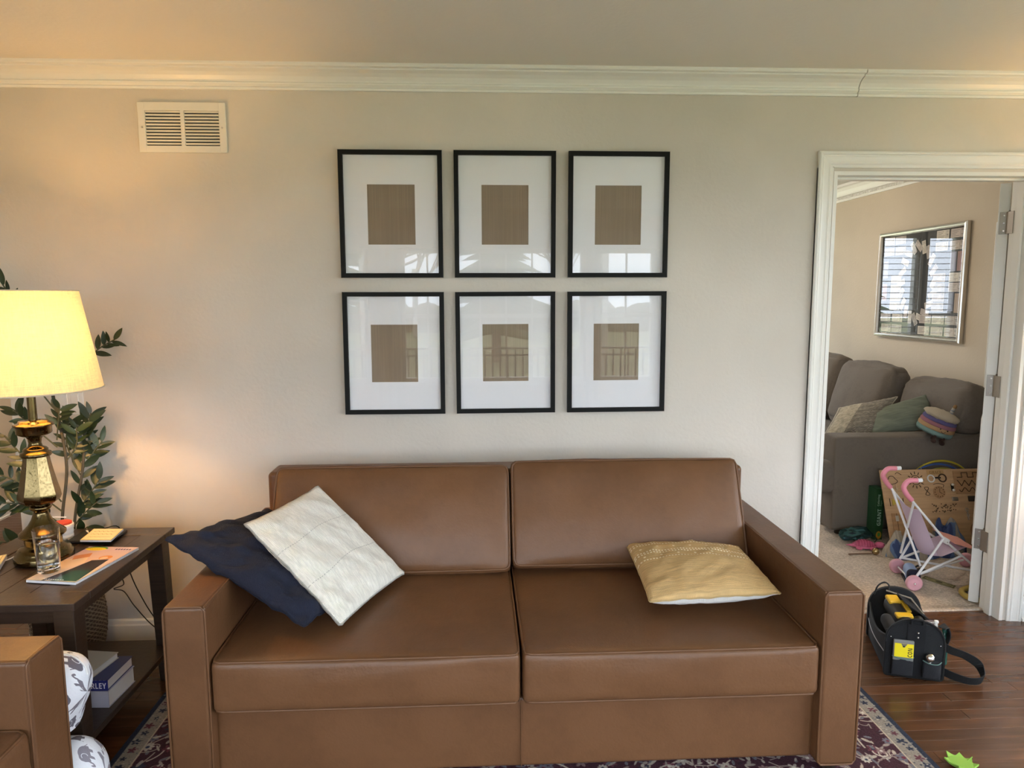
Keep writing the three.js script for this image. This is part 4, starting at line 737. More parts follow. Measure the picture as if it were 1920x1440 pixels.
// ---------------------------------------------------------------- nursing pillow between armchair and table
{
  const print = ctex(1024, 1024, (c, w) => {
    c.fillStyle = '#e9ecf2'; c.fillRect(0, 0, w, w);
    const el = (x, y, s, a, col) => {
      c.save(); c.translate(x, y); c.rotate(a); c.scale(s, s); c.fillStyle = col; c.strokeStyle = col; c.lineCap = 'round';
      c.beginPath(); c.moveTo(-42, 20); c.bezierCurveTo(-52, -28, -18, -40, 10, -34); c.bezierCurveTo(30, -38, 46, -22, 46, -4); c.bezierCurveTo(48, 10, 40, 16, 34, 14); c.lineTo(24, 12); c.lineTo(24, 38); c.lineTo(10, 38); c.lineTo(9, 22); c.lineTo(-12, 22); c.lineTo(-13, 38); c.lineTo(-28, 38); c.lineTo(-29, 22); c.closePath(); c.fill();
      c.lineWidth = 9; c.beginPath(); c.moveTo(42, 2); c.bezierCurveTo(52, 24, 66, 26, 68, 8); c.stroke();
      c.lineWidth = 3; c.beginPath(); c.moveTo(-42, 0); c.lineTo(-54, 16); c.stroke();
      c.strokeStyle = '#e9ecf2'; c.lineWidth = 3; c.beginPath(); c.arc(16, -8, 15, 1.8, 5.2); c.stroke(); c.restore();
    };
    let k = 0; for (let y = 64; y < 1024; y += 128) for (let x = 85; x < 1024; x += 170.67) { const off = (Math.round(y / 128) % 2) * 85; for (const ox of [0, -1024]) el(x + off + ox, y, 1.12, R(-70 + (k % 3) * 12), ['#6b6670', '#8d8994', '#7b7680'][k % 3]); k++; }
  });
  const path = []; const R0 = 0.132, cx = -1.28, cy = 0.252;
  for (let k = 0; k <= 6; k++) path.push(V(cx + 0.155 * (1 - k / 6), cy + R0 + 0.006 * Math.sin(k), 0));
  for (let k = 1; k < 14; k++) { const a = Math.PI / 2 + Math.PI * k / 14; path.push(V(cx + R0 * Math.cos(a), cy + R0 * Math.sin(a), 0)); }
  for (let k = 0; k <= 6; k++) path.push(V(cx + 0.19 * k / 6, cy - R0, 0));
  const cv = new THREE.CatmullRomCurve3(path), n = 90, m = 28, P = [], I = [], U = [];
  for (let i = 0; i <= n; i++) {
    const t = i / n, q = cv.getPoint(t), T = cv.getTangent(t), N = V(-T.y, T.x, 0), e = Math.min(t, 1 - t) * 9, r = 0.118 * Math.sqrt(Math.max(0, 1 - Math.pow(Math.max(0, 1 - e), 2)));
    for (let j = 0; j <= m; j++) { const a = j / m * Math.PI * 2, k = 1 + 0.03 * noise.noise(i * 0.2, j * 0.6, 3); const v = q.clone().addScaledVector(N, Math.cos(a) * r * k).add(V(0, 0, Math.sin(a) * r * 0.80 * k)); P.push(v.x, v.y, v.z); U.push(t * 1.05 * 1.75, a * 0.108 * 1.75); if (i < n && j < m) { const b = i * (m + 1) + j; I.push(b, b + 1, b + m + 1, b + 1, b + m + 2, b + m + 1); } }
  }
  const g = new THREE.BufferGeometry(); g.setAttribute('position', new THREE.Float32BufferAttribute(P, 3)); g.setAttribute('uv', new THREE.Float32BufferAttribute(U, 2)); g.setIndex(I); g.computeVertexNormals();
  const o = thing('nursing_pillow', 'white horseshoe nursing pillow with grey elephant print beside the armchair', 'pillow', [0, 0.012, 1.09]);
  part('cover', g, mat({ map: print, roughness: 0.85, bumpMap: rep(fineBump, 4), bumpScale: 0.0008 }), o);
  const rim = []; for (let i = 1; i < n; i++) { const t = i / n, q = cv.getPoint(t), T = cv.getTangent(t), e = Math.min(t, 1 - t) * 9, r = 0.1185 * Math.sqrt(Math.max(0, 1 - Math.pow(Math.max(0, 1 - e), 2))); rim.push(q.addScaledVector(V(T.y, -T.x, 0), r)); }
  part('piping', tube(rim, 0.0035, 160, false, 6), M.white, o);
}

// ---------------------------------------------------------------- tool bag on the oak floor
function ribbon(pts, ups, w, th) { // flat strap: centre line points, width directions
  const c = new THREE.CatmullRomCurve3(pts.map((p) => V(...p))), cu = new THREE.CatmullRomCurve3(ups.map((p) => V(...p))), n = 40, P = [], I = [];
  for (let i = 0; i <= n; i++) { const q = c.getPoint(i / n), T = c.getTangent(i / n), u = cu.getPoint(i / n).normalize(), N = T.clone().cross(u).normalize(); u.copy(N).cross(T).normalize(); for (const [a, b] of [[-1, -1], [1, -1], [1, 1], [-1, 1]]) { const v = q.clone().addScaledVector(u, a * w / 2).addScaledVector(N, b * th / 2); P.push(v.x, v.y, v.z); } if (i < n) for (let k = 0; k < 4; k++) { const a = i * 4 + k, b = i * 4 + (k + 1) % 4; I.push(a, b, a + 4, b, b + 4, a + 4); } }
  const g = new THREE.BufferGeometry(); g.setAttribute('position', new THREE.Float32BufferAttribute(P, 3)); g.setIndex(I); const f = g.toNonIndexed(); f.computeVertexNormals(); return f;
}
{
  const canvas = mat({ color: lin(0.005, 0.006, 0.008), roughness: 0.82, bumpMap: rep(weaveBump, 8), bumpScale: 0.0012, sheen: 0.08, sheenColor: lin(0.2, 0.25, 0.35), sheenRoughness: 0.6 });
  const canvas2 = mat({ color: lin(0.009, 0.010, 0.014), roughness: 0.85, bumpMap: rep(weaveBump, 8), bumpScale: 0.0012 });
  const webbing = mat({ color: lin(0.006, 0.007, 0.008), roughness: 0.7, bumpMap: rep(weaveBump, 14), bumpScale: 0.0012 });
  const tealEdge = mat({ color: lin(0.10, 0.19, 0.17), roughness: 0.6 }), reflect = mat({ color: lin(0.30, 0.30, 0.30), roughness: 0.5 });
  const yellow = mat({ color: lin(0.82, 0.50, 0.03), roughness: 0.4 }), tool = mat({ color: lin(0.018, 0.018, 0.018), roughness: 0.45 });
  const bag = thing('tool_bag', 'open black canvas tool bag on the floor at the end of the sofa', 'bag', [1.722, 0.001, 0.475], R(-18.7));
  const archS = (w, h, ry) => { const s = new THREE.Shape(); s.moveTo(-w / 2, 0.012); s.quadraticCurveTo(-w / 2, 0, -w / 2 + 0.012, 0); s.lineTo(w / 2 - 0.012, 0); s.quadraticCurveTo(w / 2, 0, w / 2, 0.012); s.lineTo(w / 2, h - ry); s.bezierCurveTo(w / 2, h - ry * 0.35, w * 0.3, h, 0, h); s.bezierCurveTo(-w * 0.3, h, -w / 2, h - ry * 0.35, -w / 2, h - ry); s.closePath(); return s; };
  const panel = (z) => new THREE.ExtrudeGeometry(archS(0.205, 0.232, 0.10), { depth: 0.012, bevelEnabled: true, bevelSize: 0.004, bevelThickness: 0.004, bevelSegments: 3, curveSegments: 20 }).translate(0, 0.004, z);
  part('end_panel', metric(panel(-0.016)), canvas, bag); part('end_panel', metric(panel(-0.352)), canvas, bag);
  part('binding', tube(archS(0.211, 0.238, 0.10).getPoints(20).slice(2, -1).map((p) => V(p.x, p.y + 0.004, 0.0)), 0.0042, 90, false, 6), webbing, bag);
  part('bottom', rspan(-0.1, 0.1, 0.002, 0.016, -0.345, -0.01, 0.006), canvas2, bag);
  for (const s of [-1, 1]) { // side walls, top edge dips in the middle
    const n = 20, m = 8, P = [], I = []; for (let i = 0; i <= n; i++) for (let j = 0; j <= m; j++) { const t = i / n, h = 0.155 - 0.035 * Math.sin(Math.PI * t); P.push(s * (0.099 + 0.014 * Math.sin(Math.PI * t) * Math.sin(Math.PI * j / m * 0.8)), 0.008 + h * j / m, -0.01 - 0.335 * t); if (i < n && j < m) { const a = i * (m + 1) + j; I.push(a, a + 1, a + m + 1, a + 1, a + m + 2, a + m + 1); } }
    const g = new THREE.BufferGeometry(); g.setAttribute('position', new THREE.Float32BufferAttribute(P, 3)); g.setIndex(I); g.computeVertexNormals(); const o = part('side_wall', clean(g), canvas, bag);
    const e = []; for (let i = 0; i <= n; i++) { const k = (i * (m + 1) + m) * 3; e.push(V(P[k], P[k + 1], P[k + 2])); } part('binding', tube(e, 0.004, 40, false, 6), webbing, o);
    const st = []; for (let i = 0; i <= n; i++) { const k = (i * (m + 1) + 4) * 3; st.push(V(P[k] + s * 0.001, P[k + 1] + 0.02 * Math.sin(i / n * 3.1), P[k + 2])); } part('reflective_stripe', tube(st, 0.0022, 40, false, 5), reflect, o);
  }
  part('centre_strap', rspan(-0.03, 0.036, 0.01, 0.225, 0.0, 0.0035, 0.0015), canvas2, bag);
  for (const y of [0.192, 0.173]) part('rivet', at(new THREE.SphereGeometry(0.004, 12, 8), 0.008, y, 0.004), M.steel, bag);
  part('handle_loop', tube([[-0.018, 0.225, 0.002], [-0.016, 0.245, 0.006], [0.002, 0.248, 0.008], [0.022, 0.245, 0.006], [0.024, 0.225, 0.002]], 0.0042, 30), webbing, bag);
  for (const [x, y] of [[-0.088, 0.165], [0.09, 0.148]]) part('rivet', at(new THREE.SphereGeometry(0.003, 10, 8), x, y, 0.002), M.chrome, bag);
  const pocket = (x0, x1, y1, bulge) => { const g = cushion(x1 - x0, y1 - 0.012, 0.02, 0.006, [0, 0, bulge], 0.002, x0 * 50, [12, 12, 6]); const o = part('pocket', g, canvas2, bag, [(x0 + x1) / 2, (y1 + 0.012) / 2, 0.006]); part('pocket_trim', tube([[-(x1 - x0) / 2, 0, 0.008], [-(x1 - x0) / 4, -0.004, 0.013 + bulge], [(x1 - x0) / 4, -0.005, 0.013 + bulge], [(x1 - x0) / 2, 0.001, 0.008]].map(([a, b, c]) => [a, b + (y1 - 0.012) / 2 - 0.002, c]), 0.002, 30), tealEdge, o); };
  pocket(-0.082, -0.004, 0.094, 0.004); pocket(0.028, 0.094, 0.088, 0.008);
  part('wire_hoop', tube([[-0.085, 0.20, -0.335], [-0.07, 0.243, -0.335], [-0.045, 0.26, -0.333], [-0.03, 0.25, -0.33], [-0.03, 0.225, -0.33]], 0.0035, 40), M.black, bag);
  part('frame_rod', [bar([-0.04, 0.226, -0.325], [0.05, 0.215, -0.29], 0.0045), bar([0.05, 0.215, -0.29], [0.082, 0.18, -0.21], 0.004)], M.steel, bag);
  part('inner_flap', at(rbox(0.11, 0.004, 0.16, 0.0015), 0.045, 0.20, -0.25, R(-6), 0, R(-34)), canvas, bag);
  part('shoulder_strap', ribbon([[0.106, 0.135, -0.03], [0.135, 0.125, -0.02], [0.19, 0.105, -0.03], [0.245, 0.06, -0.05], [0.25, 0.024, -0.02], [0.205, 0.018, 0.0], [0.155, 0.022, -0.01], [0.106, 0.03, -0.035]], [[0, 1, 0.2], [0, 1, 0.3], [0, 1, 0.5], [0.2, 1, 0.4], [0.1, 1, 0.3], [0, 1, 0.4], [0, 1, 0.3], [0, 1, 0.2]], 0.036, 0.003), webbing, bag);
  part('side_loop', ribbon([[0.104, 0.20, -0.05], [0.125, 0.205, -0.06], [0.135, 0.18, -0.06], [0.128, 0.14, -0.06], [0.106, 0.11, -0.05]], [[0, 0, 1], [0, 0, 1], [0, 0, 1], [0, 0, 1], [0, 0, 1]], 0.04, 0.003), webbing, bag);
  const local = (x, y, z) => V(x, y, z).applyAxisAngle(V(0, 1, 0), R(-18.7)).add(V(1.722, 0.001, 0.475));
  const put = (name, label, category, x, y, z, ry = 0) => thing(name, label, category, local(x, y, z).toArray(), R(-18.7) + ry);
  // things carried in the bag
  const tm = put('tape_case', 'bright yellow case with black letters in the front pocket of the tool bag', 'case', -0.043, 0.08, 0.012);
  part('shell', rbox(0.074, 0.085, 0.012, 0.004, 0, 0.038, 0), mat({ color: lin(0.22, 0.22, 0.21), roughness: 0.5 }), tm);
  const lab = ctex(256, 256, (c, w, h) => { c.fillStyle = '#f2de1e'; c.fillRect(0, 0, w, h); c.fillStyle = '#77756a'; c.beginPath(); c.moveTo(85, 0); c.lineTo(170, 0); c.lineTo(135, 70); c.lineTo(112, 70); c.closePath(); c.fill(); c.fillStyle = '#222'; c.beginPath(); c.arc(123, 52, 15, 0, 7); c.fill(); c.save(); c.translate(240, 250); c.rotate(-Math.PI / 2); c.font = 'bold 84px sans-serif'; c.fillText('CON', 0, 0); c.restore(); });
  part('label', rspan(-0.033, 0.035, 0.012, 0.068, 0.006, 0.0072, 0.0005), yellow, tm); { const g = new THREE.PlaneGeometry(0.068, 0.056).translate(0.001, 0.04, 0.0075); part('label_print', g, mat({ map: lab, roughness: 0.45 }), tm); }
  const ch = put('ratchet_head', 'shiny chrome tool head poking from the front pocket', 'tool', 0.052, 0.085, 0.012);
  part('head', at(lathe([[0, 0], [0.014, 0], [0.017, 0.006], [0.017, 0.016], [0.012, 0.022], [0.006, 0.024], [0, 0.024]], 20), 0, 0.012, -0.006, R(60), 0, 0), M.chrome, ch); part('shank', cyl(0.008, 0.008, 0.05, 0, -0.005, 0, 14), M.chrome, ch);
  const dr = put('cordless_drill', 'yellow and black cordless drill lying in the open tool bag', 'drill', -0.005, 0.12, -0.2, R(12));
  part('motor_housing', [at(smooth(new RoundedBoxGeometry(0.062, 0.062, 0.17, 4, 0.024)), -0.01, 0.055, -0.01, R(14), 0, 0)], tool, dr);
  part('yellow_shell', [at(rbox(0.05, 0.018, 0.05, 0.007, 0, 0, 0, 3), -0.012, 0.098, -0.055, R(14), 0, 0), at(rbox(0.066, 0.014, 0.03, 0.005), -0.01, 0.07, 0.04, R(14), 0, 0), at(rbox(0.012, 0.055, 0.02, 0.004), 0.028, 0.05, 0.03, R(30), 0, R(18)), at(rbox(0.02, 0.012, 0.075, 0.004), 0.024, 0.082, -0.02, R(14), 0, 0)], yellow, dr);
  part('chuck', at(lathe([[0, 0], [0.02, 0], [0.022, 0.01], [0.022, 0.03], [0.012, 0.045], [0, 0.045]], 18), -0.01, 0.035, 0.07, R(104), 0, 0), tool, dr);
  part('grip', at(smooth(new RoundedBoxGeometry(0.036, 0.1, 0.042, 3, 0.014)), 0.03, 0.03, 0.03, R(40), 0, R(-35)), tool, dr);
  const im = put('impact_driver', 'second yellow and black power tool under the drill in the tool bag', 'drill', -0.02, 0.07, -0.1, R(-20));
  part('housing', at(smooth(new RoundedBoxGeometry(0.055, 0.055, 0.12, 4, 0.02)), 0, 0.045, 0, R(10), 0, 0), tool, im);
  part('yellow_shell', [at(rbox(0.014, 0.014, 0.07, 0.004), -0.022, 0.066, 0.01, R(10), 0, 0), at(rbox(0.014, 0.05, 0.016, 0.004), 0.02, 0.058, 0.03, R(-20), 0, 0), at(rbox(0.03, 0.012, 0.02, 0.004), -0.012, 0.04, 0.062, 0, R(20), 0)], yellow, im);
  const cs = put('clear_case', 'clear plastic parts case sticking up from the tool bag', 'case', 0.055, 0.165, -0.055, R(10));
  part('box', at(rbox(0.07, 0.05, 0.03, 0.004), 0, 0.03, 0, R(-12), 0, 0), mat({ color: lin(0.9, 0.88, 0.84), roughness: 0.1, transmission: 0.85, thickness: 0 }), cs); part('contents', at(rbox(0.05, 0.02, 0.02, 0.004), -0.005, 0.02, 0, R(-12), 0, 0), mat({ color: lin(0.5, 0.42, 0.28), roughness: 0.6 }), cs);
  const gl = put('work_glove', 'dark grey work glove stuffed in the side of the tool bag', 'glove', -0.065, 0.125, -0.13);
  part('palm', smooth(new RoundedBoxGeometry(0.045, 0.05, 0.10, 4, 0.02)), mat({ color: lin(0.03, 0.03, 0.033), roughness: 0.8 }), gl, [0, 0.03, 0], [R(20), R(10), 0]);
  for (let k = 0; k < 3; k++) part('finger', at(new THREE.CapsuleGeometry(0.009, 0.035, 4, 10), -0.012 + k * 0.014, 0.03 - 0.012, 0.06, R(115), 0, R(-6 + k * 6)), mat({ color: lin(0.035, 0.035, 0.038), roughness: 0.8 }), gl);
  const bt = put('spray_bottle', 'dark green translucent bottle in the side pocket of the tool bag', 'bottle', 0.126, 0.035, -0.085);
  part('bottle', lathe([[0, 0], [0.014, 0], [0.016, 0.004], [0.016, 0.10], [0.012, 0.115], [0.008, 0.122], [0.008, 0.135], [0, 0.135]], 20), mat({ color: lin(0.03, 0.16, 0.11), roughness: 0.15, transmission: 0.5, thickness: 0 }), bt); part('cap', cyl(0.009, 0.01, 0.02, 0, 0.146, 0, 16), mat({ color: lin(0.02, 0.10, 0.075), roughness: 0.4 }), bt);
  const wt = put('white_cap', 'small white plug beside the bottle on the tool bag', 'plug', 0.088, 0.196, -0.065); part('stem', cyl(0.0055, 0.0055, 0.022, 0, 0.008, 0, 14), M.white, wt); part('knob', at(rbox(0.016, 0.012, 0.012, 0.004), 0, 0.022, 0), M.white, wt);
}
// green leaf toy on the floor
{
  const s = new THREE.Shape(); const n = 42; for (let k = 0; k <= n * 2; k++) { const a = k / (n * 2) * Math.PI * 2, r = 0.034 * (1 + 0.34 * (1 - Math.abs(Math.sin(a * 3.5)))) * (1 - 0.2 * Math.cos(a)); k ? s.lineTo(Math.cos(a) * r * 1.1, Math.sin(a) * r) : s.moveTo(Math.cos(a) * r * 1.1, Math.sin(a) * r); }
  const g = new THREE.ExtrudeGeometry(s, { depth: 0.004, bevelEnabled: true, bevelSize: 0.002, bevelThickness: 0.002, bevelSegments: 2, curveSegments: 6 }).rotateX(-Math.PI / 2), p = g.attributes.position; for (let i = 0; i < p.count; i++) { const x = p.getX(i), z = p.getZ(i); p.setY(i, p.getY(i) + 9 * (x * x * 0.8 + z * z)); } g.computeVertexNormals();
  const o = thing('felt_leaf', 'bright green toy leaf lying on the bare floor by the rug', 'toy', [1.556, 0.003, 1.005], R(20)); part('blade', g, mat({ color: lin(0.25, 0.46, 0.06), roughness: 0.8, bumpMap: rep(fineBump, 20), bumpScale: 0.001 }), o); part('midrib', tube([[-0.04, 0.018, 0], [0, 0.008, 0], [0.045, 0.02, 0]], 0.0018, 16), mat({ color: lin(0.2, 0.38, 0.05), roughness: 0.8 }), o);
}

// ---------------------------------------------------------------- the playroom
const greyTone = dtex(256, (u, v) => { const k = 0.86 + 0.2 * fbm(u, v, 5, 5, 131, 4) + 0.08 * fbm(u, v, 60, 60, 133, 2); return [k, k, k]; });
const suede = mat({ color: lin(0.150, 0.128, 0.108), map: rep(greyTone, 1.5), roughness: 0.95, sheen: 0.5, sheenColor: lin(0.35, 0.31, 0.27), sheenRoughness: 0.6, bumpMap: rep(fineBump, 8), bumpScale: 0.0008 });
{
  const o = thing('sectional_sofa', 'grey microsuede sectional sofa along the playroom wall', 'sofa', [0, 0, 0]);
  const zf = -1.18;
  part('arm', cushion(1.08, 0.60, 0.17, 0.02, [0, 0.003, 0.004], 0.002, 3, [30, 20, 10]), suede, o, [2.225 + 0.54, 0.34, zf - 0.085]);
  part('arm_top_seam', [tube([[2.24, 0.6265, zf - 0.003], [2.7, 0.6285, zf - 0.002], [3.30, 0.6265, zf - 0.003]], 0.0022, 20), tube([[2.255, 0.60, zf - 0.001], [2.255, 0.06, zf - 0.001]], 0.0016, 10)], suede, o);
  part('base', cushion(1.02, 0.25, 3.0, 0.02, [0.003, 0, 0], 0.002, 5, [14, 8, 24]), suede, o, [2.31 + 0.49, 0.165, zf - 0.165 - 1.5]);
  part('base_front', cushion(0.06, 0.24, 0.30, 0.015, [0, 0, 0], 0.001, 6, [4, 8, 6]), suede, o, [2.285, 0.165, zf - 0.16]);
  for (const [x, z] of [[2.30, zf - 0.05], [3.25, zf - 0.05]]) part('leg', cyl(0.03, 0.025, 0.045, x, 0.022, z, 14), M.darkFeet, o);
  for (let k = 0; k < 3; k++) part('seat_cushion', cushion(k ? 0.86 : 0.86, 0.19, 0.86, 0.045, [0.008, 0.02, 0.004], 0.005, 7 + k, [22, 12, 22]), suede, o, [2.245 + 0.43, 0.375, zf - 0.17 - 0.43 - k * 0.87]);
  part('seat_tongue', cushion(0.20, 0.185, 0.15, 0.035, [0.004, 0.012, 0.004], 0.002, 17, [14, 10, 14]), suede, o, [2.165, 0.375, zf - 0.085]);
  part('back_frame', cushion(0.2, 0.72, 3.1, 0.05, [0.0, 0, 0], 0.003, 21, [8, 12, 30]), suede, o, [3.24, 0.42, zf - 0.17 - 1.5]);
  part('back_cushion', cushion(0.20, 0.30, 0.68, 0.07, [0.035, 0.03, 0.01], 0.012, 33, [12, 20, 26]), suede, o, [3.13, 0.785, -1.53], [R(-2), 0, R(-14)]);
  part('back_cushion', cushion(0.20, 0.50, 0.72, 0.07, [0.035, 0.03, 0.01], 0.012, 37, [12, 20, 26]), suede, o, [3.02, 0.735, -2.26], [0, 0, R(-16)]);
  part('back_cushion', cushion(0.20, 0.50, 0.72, 0.07, [0.035, 0.03, 0.01], 0.012, 41, [12, 20, 26]), suede, o, [2.98, 0.755, -3.0], [0, R(6), R(-16)]);
}
// cushions and plush on the sectional
{
  const knit = dtex(256, (u, v) => { const r = Math.floor(v * 26), s = Math.sin((u * 44 + (r % 2) * 0.5) * Math.PI * 2), z = v > 0.42 || v < 0.05 ? 1 : 0; const k = 0.8 + 0.3 * fbm(u, v, 30, 30, 141, 2); return z && s > 0.1 ? [0.26 * k, 0.24 * k, 0.25 * k] : [0.74 * k, 0.71 * k, 0.64 * k]; });
  const pc = [[2.86, 0.83, -1.60], [2.60, 0.61, -1.42], [2.245, 0.535, -1.455], [2.50, 0.745, -1.68]];
  const a = thing('throw_pillow', 'grey and cream knit pattern pillow on the grey sectional', 'pillow');
  part('cover', pillow(pc, 0.05, { wob: 0.008, sd: 21, n: 24 }), mat({ map: knit, roughness: 0.95 }), a); part('seam', pillowRim(pc, 0.004, { sd: 21 }), mat({ color: lin(0.5, 0.46, 0.38), roughness: 0.9 }), a);
  const sage = dtex(256, (u, v) => { const k = 0.82 + 0.2 * fbm(u, v, 70, 5, 145, 3); return [0.50 * k, 0.53 * k, 0.47 * k]; });
  const sc = [[2.99, 0.855, -1.50], [3.04, 0.66, -1.38], [2.58, 0.60, -1.40], [2.62, 0.72, -1.60]];
  const b = thing('throw_pillow', 'sage green ribbed pillow leaning against the grey sectional back', 'pillow');
  part('cover', pillow(sc, 0.06, { wob: 0.008, sd: 25, n: 24 }), mat({ map: sage, roughness: 0.95 }), b); part('seam', pillowRim(sc, 0.005, { sd: 25 }), mat({ color: lin(0.17, 0.19, 0.15), roughness: 0.9 }), b);
  const cake = thing('plush_cake', 'striped plush birthday cake toy with candle sitting on the sofa arm', 'plush toy', [2.875, 0.655, -1.225]); cake.rotation.set(R(10), R(-12), R(-16));
  const plush = (r, g2, b2) => mat({ color: lin(r, g2, b2), roughness: 1, sheen: 0.6, sheenRoughness: 0.6, bumpMap: rep(fineBump, 10), bumpScale: 0.003 });
  const rad = (y) => 0.094 + 0.012 * Math.sin(Math.PI * Math.min(1, (y + 0.03) / 0.14));
  const layer = (y0, y1) => lathe([[y0 < 0.002 ? 0 : rad(y0) - 0.004, y0], [rad(y0), y0 + 0.003], [rad((y0 + y1) / 2) + 0.002, (y0 + y1) / 2], [rad(y1), y1 - 0.003], [rad(y1) - 0.004, y1]], 40);
  part('body', layer(0, 0.034), plush(0.26, 0.42, 0.40), cake); part('stripe', layer(0.034, 0.060), plush(0.66, 0.42, 0.22), cake); part('stripe', layer(0.060, 0.084), plush(0.50, 0.22, 0.28), cake); part('stripe', layer(0.084, 0.108), plush(0.17, 0.15, 0.38), cake);
  const fz = new THREE.SphereGeometry(0.102, 40, 24), fp = fz.attributes.position; for (let i = 0; i < fp.count; i++) { const q = V(fp.getX(i), fp.getY(i), fp.getZ(i)), k = 1 + 0.06 * noise.noise(q.x * 60, q.y * 60, q.z * 60) + 0.05 * Math.sin(Math.atan2(q.z, q.x) * 9); fp.setXYZ(i, q.x * k, 0.122 + q.y * 0.30 * k, q.z * k); } fz.computeVertexNormals();
  part('frosting', fz, plush(0.62, 0.54, 0.42), cake);
  const cd = part('candle', cyl(0.010, 0.011, 0.045, 0.045, 0.165, 0.0, 16), plush(0.62, 0.58, 0.5), cake); part('candle_stripe', [0.152, 0.170].map((y) => cyl(0.0114, 0.0114, 0.007, 0.045, y, 0, 16)), plush(0.30, 0.35, 0.42), cd); part('flame', at(new THREE.SphereGeometry(0.012, 14, 10).scale(0.9, 1.25, 0.9), 0.047, 0.196, 0), plush(0.42, 0.24, 0.10), cd);
  for (const x of [-0.022, 0.022]) part('eye', at(new THREE.SphereGeometry(0.0042, 10, 8), x, 0.058, 0.106), M.black, cake);
  part('mouth', tube([[-0.014, 0.046, 0.1065], [0, 0.038, 0.108], [0.014, 0.046, 0.1065]], 0.0014, 14), M.black, cake);
  for (const x of [-0.026, 0.026]) { part('leg', new THREE.CapsuleGeometry(0.012, 0.02, 4, 10), plush(0.06, 0.028, 0.022), cake, [x, -0.008, 0.086], [R(30), 0, 0]); part('foot', new THREE.SphereGeometry(0.017, 14, 10).scale(0.9, 0.8, 1.2), plush(0.055, 0.025, 0.02), cake, [x, -0.026, 0.104]); }
}
// ticket collage in a silver frame
{
  const o = thing('framed_collage', 'silver framed collage of ticket stubs on the playroom wall', 'framed art', [X2 - 0.002, 1.602, -2.20], -Math.PI / 2);
  const w = 1.05, h = 0.835, b = 0.034, silver = mat({ color: lin(0.60, 0.585, 0.56), metalness: 1, roughness: 0.26 });
  const prof = [[0, 0], [0, 0.03], [0.006, 0.038], [0.016, 0.041], [0.026, 0.036], [0.034, 0.024], [0.034, 0]];
  const rail = (len) => { const P = [], I = []; for (const s of [-1, 1]) prof.forEach(([u, z]) => P.push(s * (len / 2 - u), u, z)); const n = prof.length; for (let k = 0; k + 1 < n; k++) I.push(k, k + n, k + 1, k + 1, k + n, k + n + 1); const g = new THREE.BufferGeometry(); g.setAttribute('position', new THREE.Float32BufferAttribute(P, 3)); g.setIndex(I); const f = g.toNonIndexed(); f.computeVertexNormals(); return f; };
  part('rail', rail(w), silver, o, [0, -h / 2, 0]); part('rail', rail(w), silver, o, [0, h / 2, 0], [0, 0, Math.PI]); part('rail', rail(h), silver, o, [w / 2, 0, 0], [0, 0, Math.PI / 2]); part('rail', rail(h), silver, o, [-w / 2, 0, 0], [0, 0, -Math.PI / 2]);
  part('backing_board', span(-w / 2 + b, w / 2 - b, -h / 2 + b, h / 2 - b, 0.002, 0.012), mat({ color: lin(0.014, 0.014, 0.014), roughness: 0.8 }), o);
  const tk = [0, 1, 2, 3].map((k) => mat({ roughness: 0.6, map: ctex(128, 64, (c) => { c.fillStyle = ['#bdb3a6', '#a89e94', '#c8beae', '#b4a59a'][k]; c.fillRect(0, 0, 128, 64); c.fillStyle = '#6e665f'; for (let q = 0; q < 5; q++) c.fillRect(10, 10 + q * 10, 40 + 12 * ((q * 7 + k) % 4), 3); c.fillStyle = '#3a3633'; c.fillRect(94, 0, 2, 64); for (let q = 0; q < 7; q++) c.fillRect(102, 6 + q * 8, 18, (q * 3 + k) % 4 + 1); }) }));
  const dark = [[0.22, 0.21, 0.30], [0.25, 0.12, 0.10], [0.12, 0.13, 0.2], [0.32, 0.22, 0.14]].map((c) => mat({ color: lin(...c), roughness: 0.6 }));
  const face = (W, H) => { const g = clean(box(W, H, 0.0012)); return g; }, tg = face(0.135, 0.062), tv = face(0.062, 0.135); let k = 0;
  const put = (x, y, a, v) => part('ticket', v ? tv : tg, v ? dark[k++ % 4] : tk[k++ % 4], o, [x, y, 0.0135 + (k % 3) * 0.0006], [0, 0, a]);
  for (const y of [0.345, 0.262]) for (const x of [-0.40, -0.25, 0.25, 0.40]) put(x + rr(-0.01, 0.01), y, 0);
  for (const y of [-0.345, -0.262]) for (const x of [-0.40, -0.25, 0.10, 0.25, 0.40]) put(x + rr(-0.01, 0.01), y, 0);
  for (const y of [0.04, -0.03, -0.10, -0.17]) { put(-0.29, y, 0); put(0.24, y, 0); }
  for (const y of [0.04, -0.03]) put(0.415, y, 0);
  for (const [x, y] of [[0.38, 0.15], [0.455, 0.15], [0.38, -0.13], [0.455, -0.14], [-0.44, 0.12], [-0.44, -0.06]]) put(x, y, 0, true);
  for (let q = 0; q < 20; q++) { const a = q / 20 * Math.PI * 2; put(-0.02 + 0.20 * Math.cos(a), 0.01 + 0.275 * Math.sin(a), a + R(35) + rr(-0.4, 0.4)).scale.setScalar(0.72); }
  part('glass_pane', new THREE.PlaneGeometry(w - 2 * b, h - 2 * b).translate(0, 0, 0.02), M.glassPane, o).castShadow = false;
}
